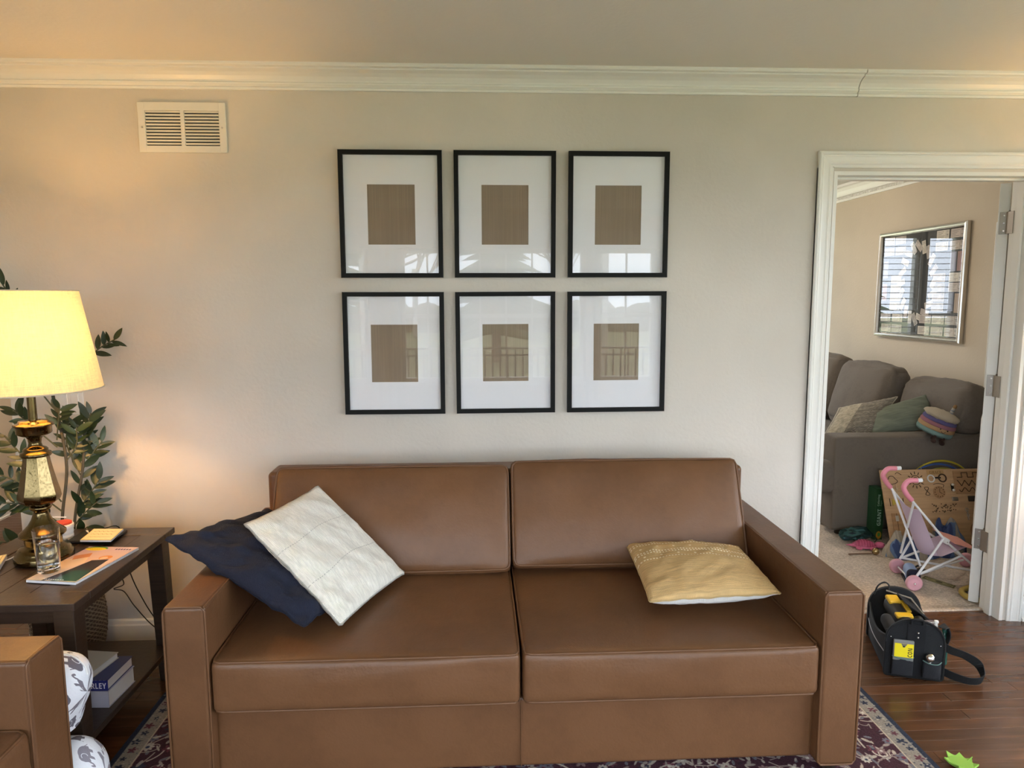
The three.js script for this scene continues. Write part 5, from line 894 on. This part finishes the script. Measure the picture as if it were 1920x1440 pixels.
// busy board leaning on the sofa arm
{
  const o = thing('busy_board', 'wooden toddler busy board leaning against the grey sofa arm', 'toy board', [2.80, 0.009, -0.925]); o.rotation.x = R(-22);
  const ply = dtex(256, (u, v) => { const k = 0.88 + 0.16 * fbm(u, v, 4, 60, 151, 3); return [0.80 * k, 0.655 * k, 0.50 * k]; });
  const wood = mat({ map: rep(ply, 2), roughness: 0.6 }), wood2 = mat({ color: lin(0.78, 0.70, 0.62), map: rep(ply, 3), roughness: 0.6 }), burn = mat({ color: lin(0.06, 0.032, 0.016), roughness: 0.8 });
  const w = 0.66, h = 0.475; part('panel', metric(rspan(-w / 2, w / 2, 0, h, -0.012, 0, 0.006)), wood, o);
  const X = (u) => -w / 2 + u * w, Y = (v) => h - v * h, line = (pts, r = 0.0022, closed = false, par = o) => part('engraved_line', tube(pts.map(([u, v]) => [X(u), Y(v), 0.0012]), r, Math.max(24, pts.length * 8), closed, 5), burn, par);
  const circ = (u, v, r, n = 20) => Array.from({ length: n }, (_, k) => [u + r / w * Math.cos(k / n * 6.283), v + r / h * Math.sin(k / n * 6.283)]);
  // sun, cloud
  line(circ(0.33, 0.14, 0.028), 0.002, true); line(circ(0.33, 0.14, 0.016), 0.002, true); for (let k = 0; k < 12; k++) { const a = k * 0.5236; line([[0.33 + 0.036 / w * Math.cos(a), 0.14 + 0.036 / h * Math.sin(a)], [0.33 + 0.052 / w * Math.cos(a), 0.14 + 0.052 / h * Math.sin(a)]], 0.0026); }
  line([[0.05, 0.18], [0.04, 0.14], [0.07, 0.12], [0.08, 0.09], [0.12, 0.09], [0.135, 0.12], [0.155, 0.15], [0.13, 0.18]], 0.002, true); line([[0.14, 0.06], [0.16, 0.04], [0.18, 0.05], [0.2, 0.07]], 0.0016);
  // carved name
  { const t = ctex(256, 64, (c) => { c.fillStyle = '#b3905f'; c.fillRect(0, 0, 256, 64); c.font = 'bold 54px serif'; c.textAlign = 'center'; c.fillStyle = '#7d5c37'; c.fillText('GRACE', 128, 50); }); part('name_plate', rspan(X(0.45), X(0.61), Y(0.075), Y(0.015), 0.0002, 0.0022, 0.001), mat({ map: t, roughness: 0.7 }), o); const g = new THREE.PlaneGeometry((0.16) * w, 0.06 * h).translate(X(0.53), Y(0.045), 0.0026); part('name_print', g, mat({ map: t, roughness: 0.7 }), o); }
  // rings and clasp
  part('ring', new THREE.TorusGeometry(0.021, 0.004, 10, 30).translate(X(0.475), Y(0.125), 0.006), M.white, o); part('ring', new THREE.TorusGeometry(0.023, 0.004, 10, 30).translate(X(0.585), Y(0.12), 0.006), burn, o); part('clasp', rspan(X(0.50), X(0.57), Y(0.125), Y(0.105), 0.002, 0.008, 0.002), M.blackWood, o);
  // clock
  const ck = part('clock_face', at(cyl(0.037, 0.037, 0.005, 0, 0, 0, 30), X(0.535), Y(0.30), 0.003, R(90), 0, 0), wood2, o);
  for (let k = 0; k < 12; k++) { const a = k * 0.5236; part('clock_mark', box(0.005, 0.005, 0.002, X(0.535) + 0.029 * Math.cos(a), Y(0.30) + 0.029 * Math.sin(a), 0.0062), burn, ck); }
  part('clock_hand', [bar([X(0.535), Y(0.30), 0.0068], [X(0.535) + 0.004, Y(0.30) + 0.022, 0.0068], 0.0014, 6), bar([X(0.535), Y(0.30), 0.0068], [X(0.535) + 0.015, Y(0.30) - 0.01, 0.0068], 0.0014, 6)], burn, ck);
  line([[0.49, 0.20], [0.52, 0.19], [0.55, 0.19], [0.59, 0.21], [0.58, 0.24]], 0.0016); line([[0.40, 0.24], [0.44, 0.24], [0.405, 0.33], [0.445, 0.33]], 0.0018, true);
  // maze plaque
  const mz = part('maze_plaque', metric(rspan(X(0.695), X(0.975), Y(0.325), Y(0.03), 0, 0.008, 0.003)), wood2, o);
  const ml = (pts) => part('groove', tube(pts.map(([u, v]) => V(X(u), Y(v), 0.0086)), 0.0024, pts.length * 10, false, 5), burn, mz);
  const sq = (pts) => { const q = []; pts.forEach((p, i) => { if (i) { const a = pts[i - 1]; for (let k = 1; k < 5; k++) q.push([a[0] + (p[0] - a[0]) * k / 5, a[1] + (p[1] - a[1]) * k / 5]); } q.push(p); }); return q; };
  ml(sq([[0.72, 0.115], [0.77, 0.115], [0.77, 0.055], [0.825, 0.055], [0.825, 0.115], [0.88, 0.115], [0.88, 0.055], [0.935, 0.055], [0.935, 0.115], [0.96, 0.115]]));
  ml(sq([[0.72, 0.15], [0.755, 0.225], [0.79, 0.155], [0.825, 0.225], [0.86, 0.155], [0.895, 0.225], [0.93, 0.155], [0.96, 0.225]]));
  ml(Array.from({ length: 40 }, (_, k) => [0.725 + k * 0.006, 0.275 + 0.024 * Math.sin(k * 0.52)]));
  // latches, hourglass, abacus strip, hinge
  part('latch', rspan(X(0.655), X(0.675), Y(0.29), Y(0.20), 0, 0.012, 0.003), M.blackWood, o); part('latch_knob', at(new THREE.SphereGeometry(0.008, 12, 10), X(0.665), Y(0.21), 0.014), M.white, o); part('latch_knob', at(new THREE.SphereGeometry(0.008, 12, 10), X(0.665), Y(0.28), 0.014), M.white, o);
  part('slide_bolt', [rspan(X(0.80), X(0.93), Y(0.425), Y(0.355), 0, 0.006, 0.002), bar([X(0.805), Y(0.405), 0.009], [X(0.925), Y(0.405), 0.009], 0.004)], mat({ color: lin(0.05, 0.04, 0.03), roughness: 0.6 }), o);
  part('metal_latch', rspan(X(0.645), X(0.70), Y(0.415), Y(0.365), 0, 0.009, 0.003), M.steel, o); part('wheel', at(cyl(0.03, 0.03, 0.016, 0, 0, 0, 24), X(0.975), Y(0.40), 0.01, R(90), 0, 0), M.black, o);
  const hg = new THREE.Shape([[-0.022, -0.028], [0.022, -0.028], [0.003, 0], [0.022, 0.028], [-0.022, 0.028], [-0.003, 0]].map(([x, y]) => new THREE.Vector2(x, y))); part('hourglass', new THREE.ExtrudeGeometry(hg, { depth: 0.003, bevelEnabled: false }).rotateZ(R(90)).translate(X(0.115), Y(0.42), 0.0005), mat({ color: lin(0.55, 0.42, 0.06), roughness: 0.5 }), o);
  for (const u of [0.052, 0.178]) part('hourglass_cap', rspan(X(u) - 0.002, X(u) + 0.002, Y(0.47), Y(0.37), 0, 0.004, 0.001), burn, o);
  for (const u of [0.10, 0.13]) { part('tassel', [bar([X(u), Y(0.19), 0.004], [X(u), Y(0.30), 0.004], 0.0016, 6), at(new THREE.SphereGeometry(0.007, 10, 8), X(u), Y(0.25), 0.007), at(new THREE.SphereGeometry(0.005, 10, 8), X(u), Y(0.31), 0.006)], mat({ color: lin(0.6, 0.47, 0.3), roughness: 0.6 }), o); }
  for (let k = 0; k < 46; k++) part('peg', box(0.005, 0.005, 0.003, X(rr(0.44, 0.68)), Y(rr(0.45, 0.56)), 0.0012), burn, o);
  const dr = part('small_door', metric(rspan(X(0.045), X(0.34), Y(0.86), Y(0.56), 0.0005, 0.007, 0.002)), wood2, o); part('hinge', [rspan(X(0.075), X(0.105), Y(0.66), Y(0.59), 0.007, 0.009, 0.001), rspan(X(0.075), X(0.105), Y(0.84), Y(0.78), 0.007, 0.009, 0.001)], M.steel, dr); part('door_edge', rspan(X(0.088), X(0.092), Y(0.86), Y(0.56), 0.0066, 0.0076, 0.0003), burn, dr);
  line(circ(0.90, 0.56, 0.042), 0.002, true); line(circ(0.885, 0.55, 0.004, 8), 0.002, true); line([[0.87, 0.585], [0.90, 0.61], [0.94, 0.58]], 0.002);
  part('key_chain', [new THREE.TorusGeometry(0.009, 0.002, 6, 16).translate(X(0.765), Y(0.53), 0.006), ...Array.from({ length: 7 }, (_, k) => new THREE.TorusGeometry(0.006, 0.0016, 6, 12).rotateY(k * 0.8).translate(X(0.765) + 0.003 * (k % 2), Y(0.55 + k * 0.016), 0.006))], M.steel, o);
  part('wooden_disc', [at(cyl(0.06, 0.06, 0.012, 0, 0, 0, 36), X(0.86), Y(0.80), 0.007, R(90), 0, 0), at(lathe([[0.038, 0], [0.042, 0.004], [0.046, 0]], 36), X(0.86), Y(0.80), 0.013, R(90), 0, 0)], mat({ color: lin(0.30, 0.15, 0.06), roughness: 0.5 }), o);
  const gb = thing('activity_box', 'tall green box lettered GIANT Coloring behind the busy board', 'box', [2.476, 0.009, -1.13]);
  part('carton', rbox(0.052, 0.325, 0.09, 0.003, 0, 0.1625, 0), mat({ color: lin(0.015, 0.075, 0.03), roughness: 0.5 }), gb);
  const gt = ctex(128, 768, (c) => { c.fillStyle = '#16401f'; c.fillRect(0, 0, 128, 768); c.save(); c.translate(92, 560); c.rotate(-Math.PI / 2); c.fillStyle = '#a9bfae'; c.font = 'bold 84px sans-serif'; c.fillText('GIANT', 0, 0); c.font = 'bold 44px sans-serif'; c.fillText('Coloring', 300, -36); c.fillStyle = '#8fa694'; c.font = '34px sans-serif'; c.fillText('Pages', 300, 4); c.restore(); c.fillStyle = '#b57f22'; c.beginPath(); c.ellipse(70, 700, 44, 60, 0, 0, 7); c.fill(); c.fillStyle = '#3f8a3a'; c.beginPath(); c.ellipse(74, 690, 22, 30, 0, 0, 7); c.fill(); });
  part('printed_face', new THREE.PlaneGeometry(0.05, 0.322).translate(0, 0.1625, 0.0455), mat({ map: gt, roughness: 0.45 }), gb);
  for (const [r, x, col, z, label] of [[0.228, 2.86, [0.04, 0.09, 0.30], -1.137, 'blue toy hoop standing behind the busy board'], [0.235, 2.90, [0.55, 0.45, 0.04], -1.164, 'yellow toy hoop standing behind the busy board'], [0.212, 2.90, [0.42, 0.38, 0.06], -1.151, 'smaller olive yellow toy hoop behind the busy board']]) {
    const hp = thing('toy_hoop', label, 'hoop', [x, 0.009 + r + 0.007, z], 0); part('ring', new THREE.TorusGeometry(r, 0.0065, 10, 80), mat({ color: lin(...col), roughness: 0.35 }), hp); part('joint_tie', new THREE.TorusGeometry(0.0075, 0.0016, 6, 16).rotateY(Math.PI / 2).rotateZ(R(20)).translate(-r * Math.sin(R(28)), r * Math.cos(R(28)), 0), mat({ color: lin(0.6, 0.6, 0.2), roughness: 0.5 }), hp);
  }
}
// doll stroller
{
  const o = thing('doll_stroller', 'white framed doll stroller with pink handles and wheels on the carpet', 'toy stroller', [-0.04, 0, 0.06]);
  const wt = mat({ color: lin(0.76, 0.76, 0.78), roughness: 0.3 }), pink = mat({ color: lin(0.72, 0.25, 0.32), roughness: 0.55 }), pink2 = mat({ color: lin(0.70, 0.36, 0.42), roughness: 0.5 });
  const g0 = 0.008, A = V(2.275, 0.04 + g0, -0.405), Bv = V(2.325, 0.04 + g0, -0.635), C = V(2.715, 0.04 + g0, -0.515), D = V(2.76, 0.04 + g0, -0.70);
  const wv = Bv.clone().sub(A); // across the stroller
  const sideN = { H: V(2.235, 0.485, -0.40), J: V(2.465, 0.245, -0.445), w: A, r: C }, sideF = { H: V(2.215, 0.51, -0.555), J: V(2.445, 0.26, -0.615), w: Bv, r: D };
  const T = (a, b, r = 0.0062) => bar(a.toArray(), b.toArray(), r, 12), L = (a, b, t) => a.clone().lerp(b, t);
  for (const s of [sideN, sideF]) {
    const dir = s.H.clone().sub(s.J).normalize(), back = V(0.92, 0.0, -0.1).normalize();
    part('long_tube', [T(s.H, s.J), T(s.J, s.r)], wt, o);
    const p0 = s.H.clone(), p1 = p0.clone().addScaledVector(dir, 0.05), p2 = p1.clone().add(V(-0.015, 0.035, 0)), p3 = p2.clone().add(V(0.022, 0.03, 0)), p4 = p3.clone().add(V(0.045, 0.003, 0)), p5 = p4.clone().addScaledVector(back, 0.025);
    part('handle_grip', tube([p0, p1, p2, p3, p4], 0.0125, 40, false, 12), pink, o); part('grip_end', T(p4, p5, 0.0105), wt, o);
    part('front_leg', T(L(s.H, s.J, 0.92), s.w.clone().add(V(0.01, 0.02, 0))), wt, o);
    part('joint_plate', at(rbox(0.045, 0.03, 0.014, 0.004), L(s.H, s.J, 0.97).x, L(s.H, s.J, 0.97).y, L(s.H, s.J, 0.97).z, 0, R(10), R(-30)), wt, o); part('rivet', at(new THREE.SphereGeometry(0.004, 8, 6), s.J.x, s.J.y, s.J.z + 0.009), M.steel, o);
    part('lower_strut', T(L(s.J, s.r, 0.45), L(s.w, s.J, 0.2)), wt, o);
  }
  part('cross_tube', T(L(sideF.H, sideF.J, 0.06), L(A, C, 0.1).add(V(0.03, 0.06, -0.05))), wt, o); part('cross_tube', T(L(sideN.H, sideN.J, 0.06), L(Bv, D, 0.05).add(V(0, 0.07, 0))), wt, o);
  part('cross_tube', T(L(sideN.J, A, 0.8), D), wt, o, null); part('cross_tube', T(L(sideF.J, Bv, 0.8), C), wt, o);
  for (const [p, lab] of [[A, 1], [Bv, 0], [C, 0], [D, 0]]) {
    const ax = wv.clone().normalize(), q = new THREE.Quaternion().setFromUnitVectors(V(0, 1, 0), ax.clone().negate());
    const wheel = part('wheel', lathe([[0, -0.012], [0.034, -0.012], [0.039, -0.009], [0.040, 0], [0.039, 0.009], [0.034, 0.012], [0.028, 0.0125], [0.026, 0.010], [0.014, 0.011], [0, 0.013]], 36).applyQuaternion(q), pink2, o, p.clone().addScaledVector(ax, -0.012).toArray()); part('hub', new THREE.SphereGeometry(0.006, 10, 8), M.chrome, wheel, ax.clone().multiplyScalar(-0.013).toArray()); void lab;
  }
  for (const [a, b] of [[A, Bv], [C, D]]) part('axle', T(a, b, 0.004), wt, o);
  // sling seat hung between the long tubes
  const n = 16, m = 10, P = [], I = []; for (let i = 0; i <= n; i++) for (let j = 0; j <= m; j++) {
    const t = i / n, s = j / m; const top = L(L(sideN.H, sideN.J, 0.22), L(sideF.H, sideF.J, 0.22), s), mid = L(sideN.J, sideF.J, s).add(V(-0.035, -0.085, 0)), end = L(L(sideN.J, C, 0.12), L(sideF.J, D, 0.12), s).add(V(0.09, -0.01, 0));
    const q = t < 0.65 ? top.lerp(mid, t / 0.65) : mid.lerp(end, (t - 0.65) / 0.35); const sag = Math.sin(Math.PI * s); q.y -= 0.02 * sag; q.x -= 0.028 * sag * Math.sin(Math.PI * Math.min(1, t)); P.push(q.x, q.y, q.z); if (i < n && j < m) { const a = i * (m + 1) + j; I.push(a, a + 1, a + m + 1, a + 1, a + m + 2, a + m + 1); }
  }
  const g = new THREE.BufferGeometry(); g.setAttribute('position', new THREE.Float32BufferAttribute(P, 3)); g.setIndex(I); g.computeVertexNormals();
  part('sling_seat', clean(g), mat({ color: lin(0.60, 0.48, 0.60), roughness: 0.9, side: THREE.DoubleSide }), o);
  const e0 = L(sideN.J, C, 0.12).add(V(0.05, -0.01, 0.0)), e1 = L(sideF.J, D, 0.12).add(V(0.05, -0.01, 0));
  part('foot_flap', pillow([e1.clone().add(V(-0.03, 0.03, 0)).toArray(), e1.clone().add(V(0.12, -0.02, 0)).toArray(), e0.clone().add(V(0.12, -0.03, 0)).toArray(), e0.clone().add(V(-0.03, 0.02, 0)).toArray()], 0.006, { wob: 0.004, n: 12 }), mat({ color: lin(0.66, 0.30, 0.26), roughness: 0.85 }), o);
}
// crumpled blanket behind the stroller
{
  const dye = dtex(256, (u, v) => { const a = fbm(u, v, 5, 5, 161, 3), k = 0.85 + 0.2 * fbm(u, v, 60, 60, 163, 2); return a > 0.56 ? [0.27 * k, 0.34 * k, 0.52 * k] : a > 0.47 ? [0.42 * k, 0.52 * k, 0.68 * k] : [0.70 * k, 0.66 * k, 0.60 * k]; });
  const fleece = mat({ map: dye, roughness: 1, sheen: 0.4, sheenRoughness: 0.6 });
  const heap = (cx, cz, rx, rz, h, sd) => { const n = 48, m = 22, P = [], U = [], I = []; for (let j = 0; j <= m; j++) for (let i = 0; i <= n; i++) { const a = i / n * 6.28318, t = j / m, r = t * (1 + 0.22 * noise.noise(Math.cos(a) * 1.6 + sd, Math.sin(a) * 1.6, sd)); const x = rx * r * Math.cos(a), z = rz * r * Math.sin(a); const f = Math.pow(Math.max(0, 1 - t ** 2.2), 0.6) * h * (0.72 + 0.5 * noise.noise(x * 14 + sd, z * 14, 1) + 0.35 * Math.abs(noise.noise(x * 30, z * 22 + sd, 5))); P.push(cx + x, 0.009 + Math.max(0, f), cz + z); U.push(x * 2 + 0.5, z * 2 + f); if (i < n && j < m) { const b = j * (n + 1) + i; I.push(b, b + 1, b + n + 1, b + 1, b + n + 2, b + n + 1); } } const g = new THREE.BufferGeometry(); g.setAttribute('position', new THREE.Float32BufferAttribute(P, 3)); g.setAttribute('uv', new THREE.Float32BufferAttribute(U, 2)); g.setIndex(I); g.computeVertexNormals(); return clean(g); };
  const o = thing('blanket', 'crumpled blue and cream fleece blanket between stroller and busy board', 'blanket'); part('fleece', heap(2.53, -0.83, 0.17, 0.10, 0.15, 3), fleece, o); part('fold', heap(2.74, -0.83, 0.11, 0.07, 0.235, 7), mat({ color: lin(0.62, 0.66, 0.74), map: dye, roughness: 1 }), o);
}
// small toys on the carpet
{
  const teal = mat({ color: lin(0.05, 0.13, 0.15), metalness: 0.75, roughness: 0.22 }); const n = new THREE.IcosahedronGeometry(0.09, 3), p = n.attributes.position; for (let i = 0; i < p.count; i++) { const x = p.getX(i), y = p.getY(i), z = p.getZ(i), k = 1 + 0.35 * noise.noise(x * 22, y * 26, z * 22); p.setXYZ(i, x * 1.15 * k, 0.045 + y * 0.48 * k, z * 0.55 * k); } n.computeVertexNormals();
  const a = thing('sequin_pouch', 'shiny crumpled teal pouch on the carpet under the sofa arm', 'pouch', [2.325, 0.009, -1.075], R(8)); part('pouch', n, teal, a); part('drawstring', tube([[0.09, 0.05, 0.02], [0.12, 0.02, 0.04], [0.09, 0.006, 0.06]], 0.002, 16), teal, a);
  const t = thing('turtle_toy', 'pink plastic turtle toy on the carpet beside the teal pouch', 'toy', [2.315, 0.009, -0.95], R(-14)), pk = mat({ color: lin(0.70, 0.16, 0.30), roughness: 0.4 }), dk = mat({ color: lin(0.42, 0.06, 0.14), roughness: 0.5 });
  part('shell', new THREE.SphereGeometry(1, 28, 14, 0, 6.2832, 0, Math.PI / 2).scale(0.062, 0.04, 0.043).translate(0, 0.012, 0), dk, t); part('shell_rim', new THREE.TorusGeometry(1, 0.09, 8, 36).rotateX(Math.PI / 2).scale(0.062, 0.06, 0.044).translate(0, 0.014, 0), pk, t);
  for (let k = -3; k <= 3; k++) part('shell_rib', tube(Array.from({ length: 9 }, (_, q) => { const b = (q / 8 - 0.5) * 2.6, x = k * 0.015, s = Math.sqrt(Math.max(0, 1 - (x / 0.062) ** 2)); return [x, 0.012 + 0.0405 * s * Math.cos(b), 0.0435 * s * Math.sin(b)]; }), 0.0016, 20, false, 5), pk, t);
  part('head', new THREE.SphereGeometry(0.022, 18, 12).scale(1.3, 0.9, 1).translate(0.085, 0.024, 0), pk, t); part('tail', new THREE.ConeGeometry(0.012, 0.05, 10).rotateZ(Math.PI / 2).translate(-0.083, 0.014, 0), pk, t);
  for (const [x, z] of [[-0.038, 0.04], [0.038, 0.042], [-0.038, -0.04], [0.038, -0.042]]) part('flipper', new THREE.SphereGeometry(0.017, 12, 8).scale(1.15, 0.6, 1).translate(x, 0.011, z), pk, t);
  for (const z of [-0.012, 0.012]) part('eye', at(new THREE.SphereGeometry(0.003, 8, 6), 0.105, 0.032, z), M.black, t);
  const b = thing('toy_baton', 'thin brown stick with round brass bell on the carpet', 'toy', [2.30, 0.009, -0.835]); part('stick', bar([-0.14, 0.006, -0.005], [0.0, 0.008, 0], 0.0045), mat({ color: lin(0.16, 0.09, 0.05), roughness: 0.6 }), b); part('bell', new THREE.SphereGeometry(0.021, 20, 14).translate(0.018, 0.021, 0), mat({ color: lin(0.45, 0.33, 0.16), metalness: 1, roughness: 0.25 }), b); part('slot', new THREE.TorusGeometry(0.0212, 0.0014, 6, 24).translate(0.018, 0.021, 0), M.black, b);
  const sh = thing('slipper', 'small navy and light blue slipper between the stroller wheels', 'slipper', [2.287, 0.009, -0.445], R(68)); part('upper', smooth(new RoundedBoxGeometry(0.14, 0.075, 0.06, 4, 0.028)), mat({ color: lin(0.28, 0.38, 0.60), roughness: 0.9 }), sh, [0.01, 0.044, 0]); part('heel_band', smooth(new RoundedBoxGeometry(0.05, 0.085, 0.066, 4, 0.024)), mat({ color: lin(0.012, 0.014, 0.035), roughness: 0.9 }), sh, [-0.06, 0.045, 0]); part('sole', rspan(-0.085, 0.085, 0.0, 0.012, -0.034, 0.034, 0.006), M.black, sh);
  const bill = ctex(256, 96, (c) => { c.fillStyle = '#8d8458'; c.fillRect(0, 0, 256, 96); c.strokeStyle = '#3f3a22'; c.lineWidth = 7; c.strokeRect(9, 9, 238, 78); c.fillStyle = '#4a4428'; c.beginPath(); c.ellipse(128, 48, 30, 26, 0, 0, 7); c.fill(); c.fillStyle = '#6a623a'; for (const x of [40, 190]) c.fillRect(x, 40, 26, 14); for (const [x, y] of [[22, 24], [226, 24], [22, 72], [226, 72]]) { c.beginPath(); c.arc(x, y, 9, 0, 7); c.fill(); } });
  flatSlab('play_money', 'olive play money note lying on the carpet by the pink wheel', 'toy money', [[2.372, -0.482], [2.452, -0.340], [2.487, -0.372], [2.408, -0.512]].map(([x, z]) => [x, z]), 0.0085, 0.0012, mat({ map: bill, roughness: 0.7 }), mat({ color: lin(0.3, 0.28, 0.15), roughness: 0.8 }), { bodyName: 'paper' });
  const y = thing('yellow_ring_toy', 'mustard yellow curved toy on the carpet by the open door', 'toy', [2.47, 0.009, -0.225]); part('arc', tube([[0.04, 0.014, -0.09], [-0.015, 0.014, -0.06], [-0.04, 0.014, -0.01], [-0.035, 0.014, 0.035], [0.0, 0.014, 0.065]], 0.014, 40, false, 12), mat({ color: lin(0.52, 0.36, 0.08), roughness: 0.6 }), y);
  for (const p of [[0.04, 0.014, -0.09], [0.0, 0.014, 0.065]]) part('end_cap', at(new THREE.SphereGeometry(0.014, 12, 8), ...p), mat({ color: lin(0.5, 0.34, 0.07), roughness: 0.6 }), y);
  const kb = thing('sandal', 'black toddler sandal strap behind the pink stroller wheel', 'sandal', [2.405, 0.009, -0.56], R(30)); part('sole', rspan(-0.05, 0.05, 0, 0.012, -0.024, 0.024, 0.006), M.black, kb); part('strap', tube([[-0.01, 0.01, -0.025], [0, 0.035, -0.01], [0.005, 0.036, 0.01], [0, 0.01, 0.026]], 0.005, 20), M.black, kb);
}

scene.traverse((o) => { if (o.isMesh && !o.material.transmission) o.castShadow = o.receiveShadow = true; });
renderer.render(scene, camera);
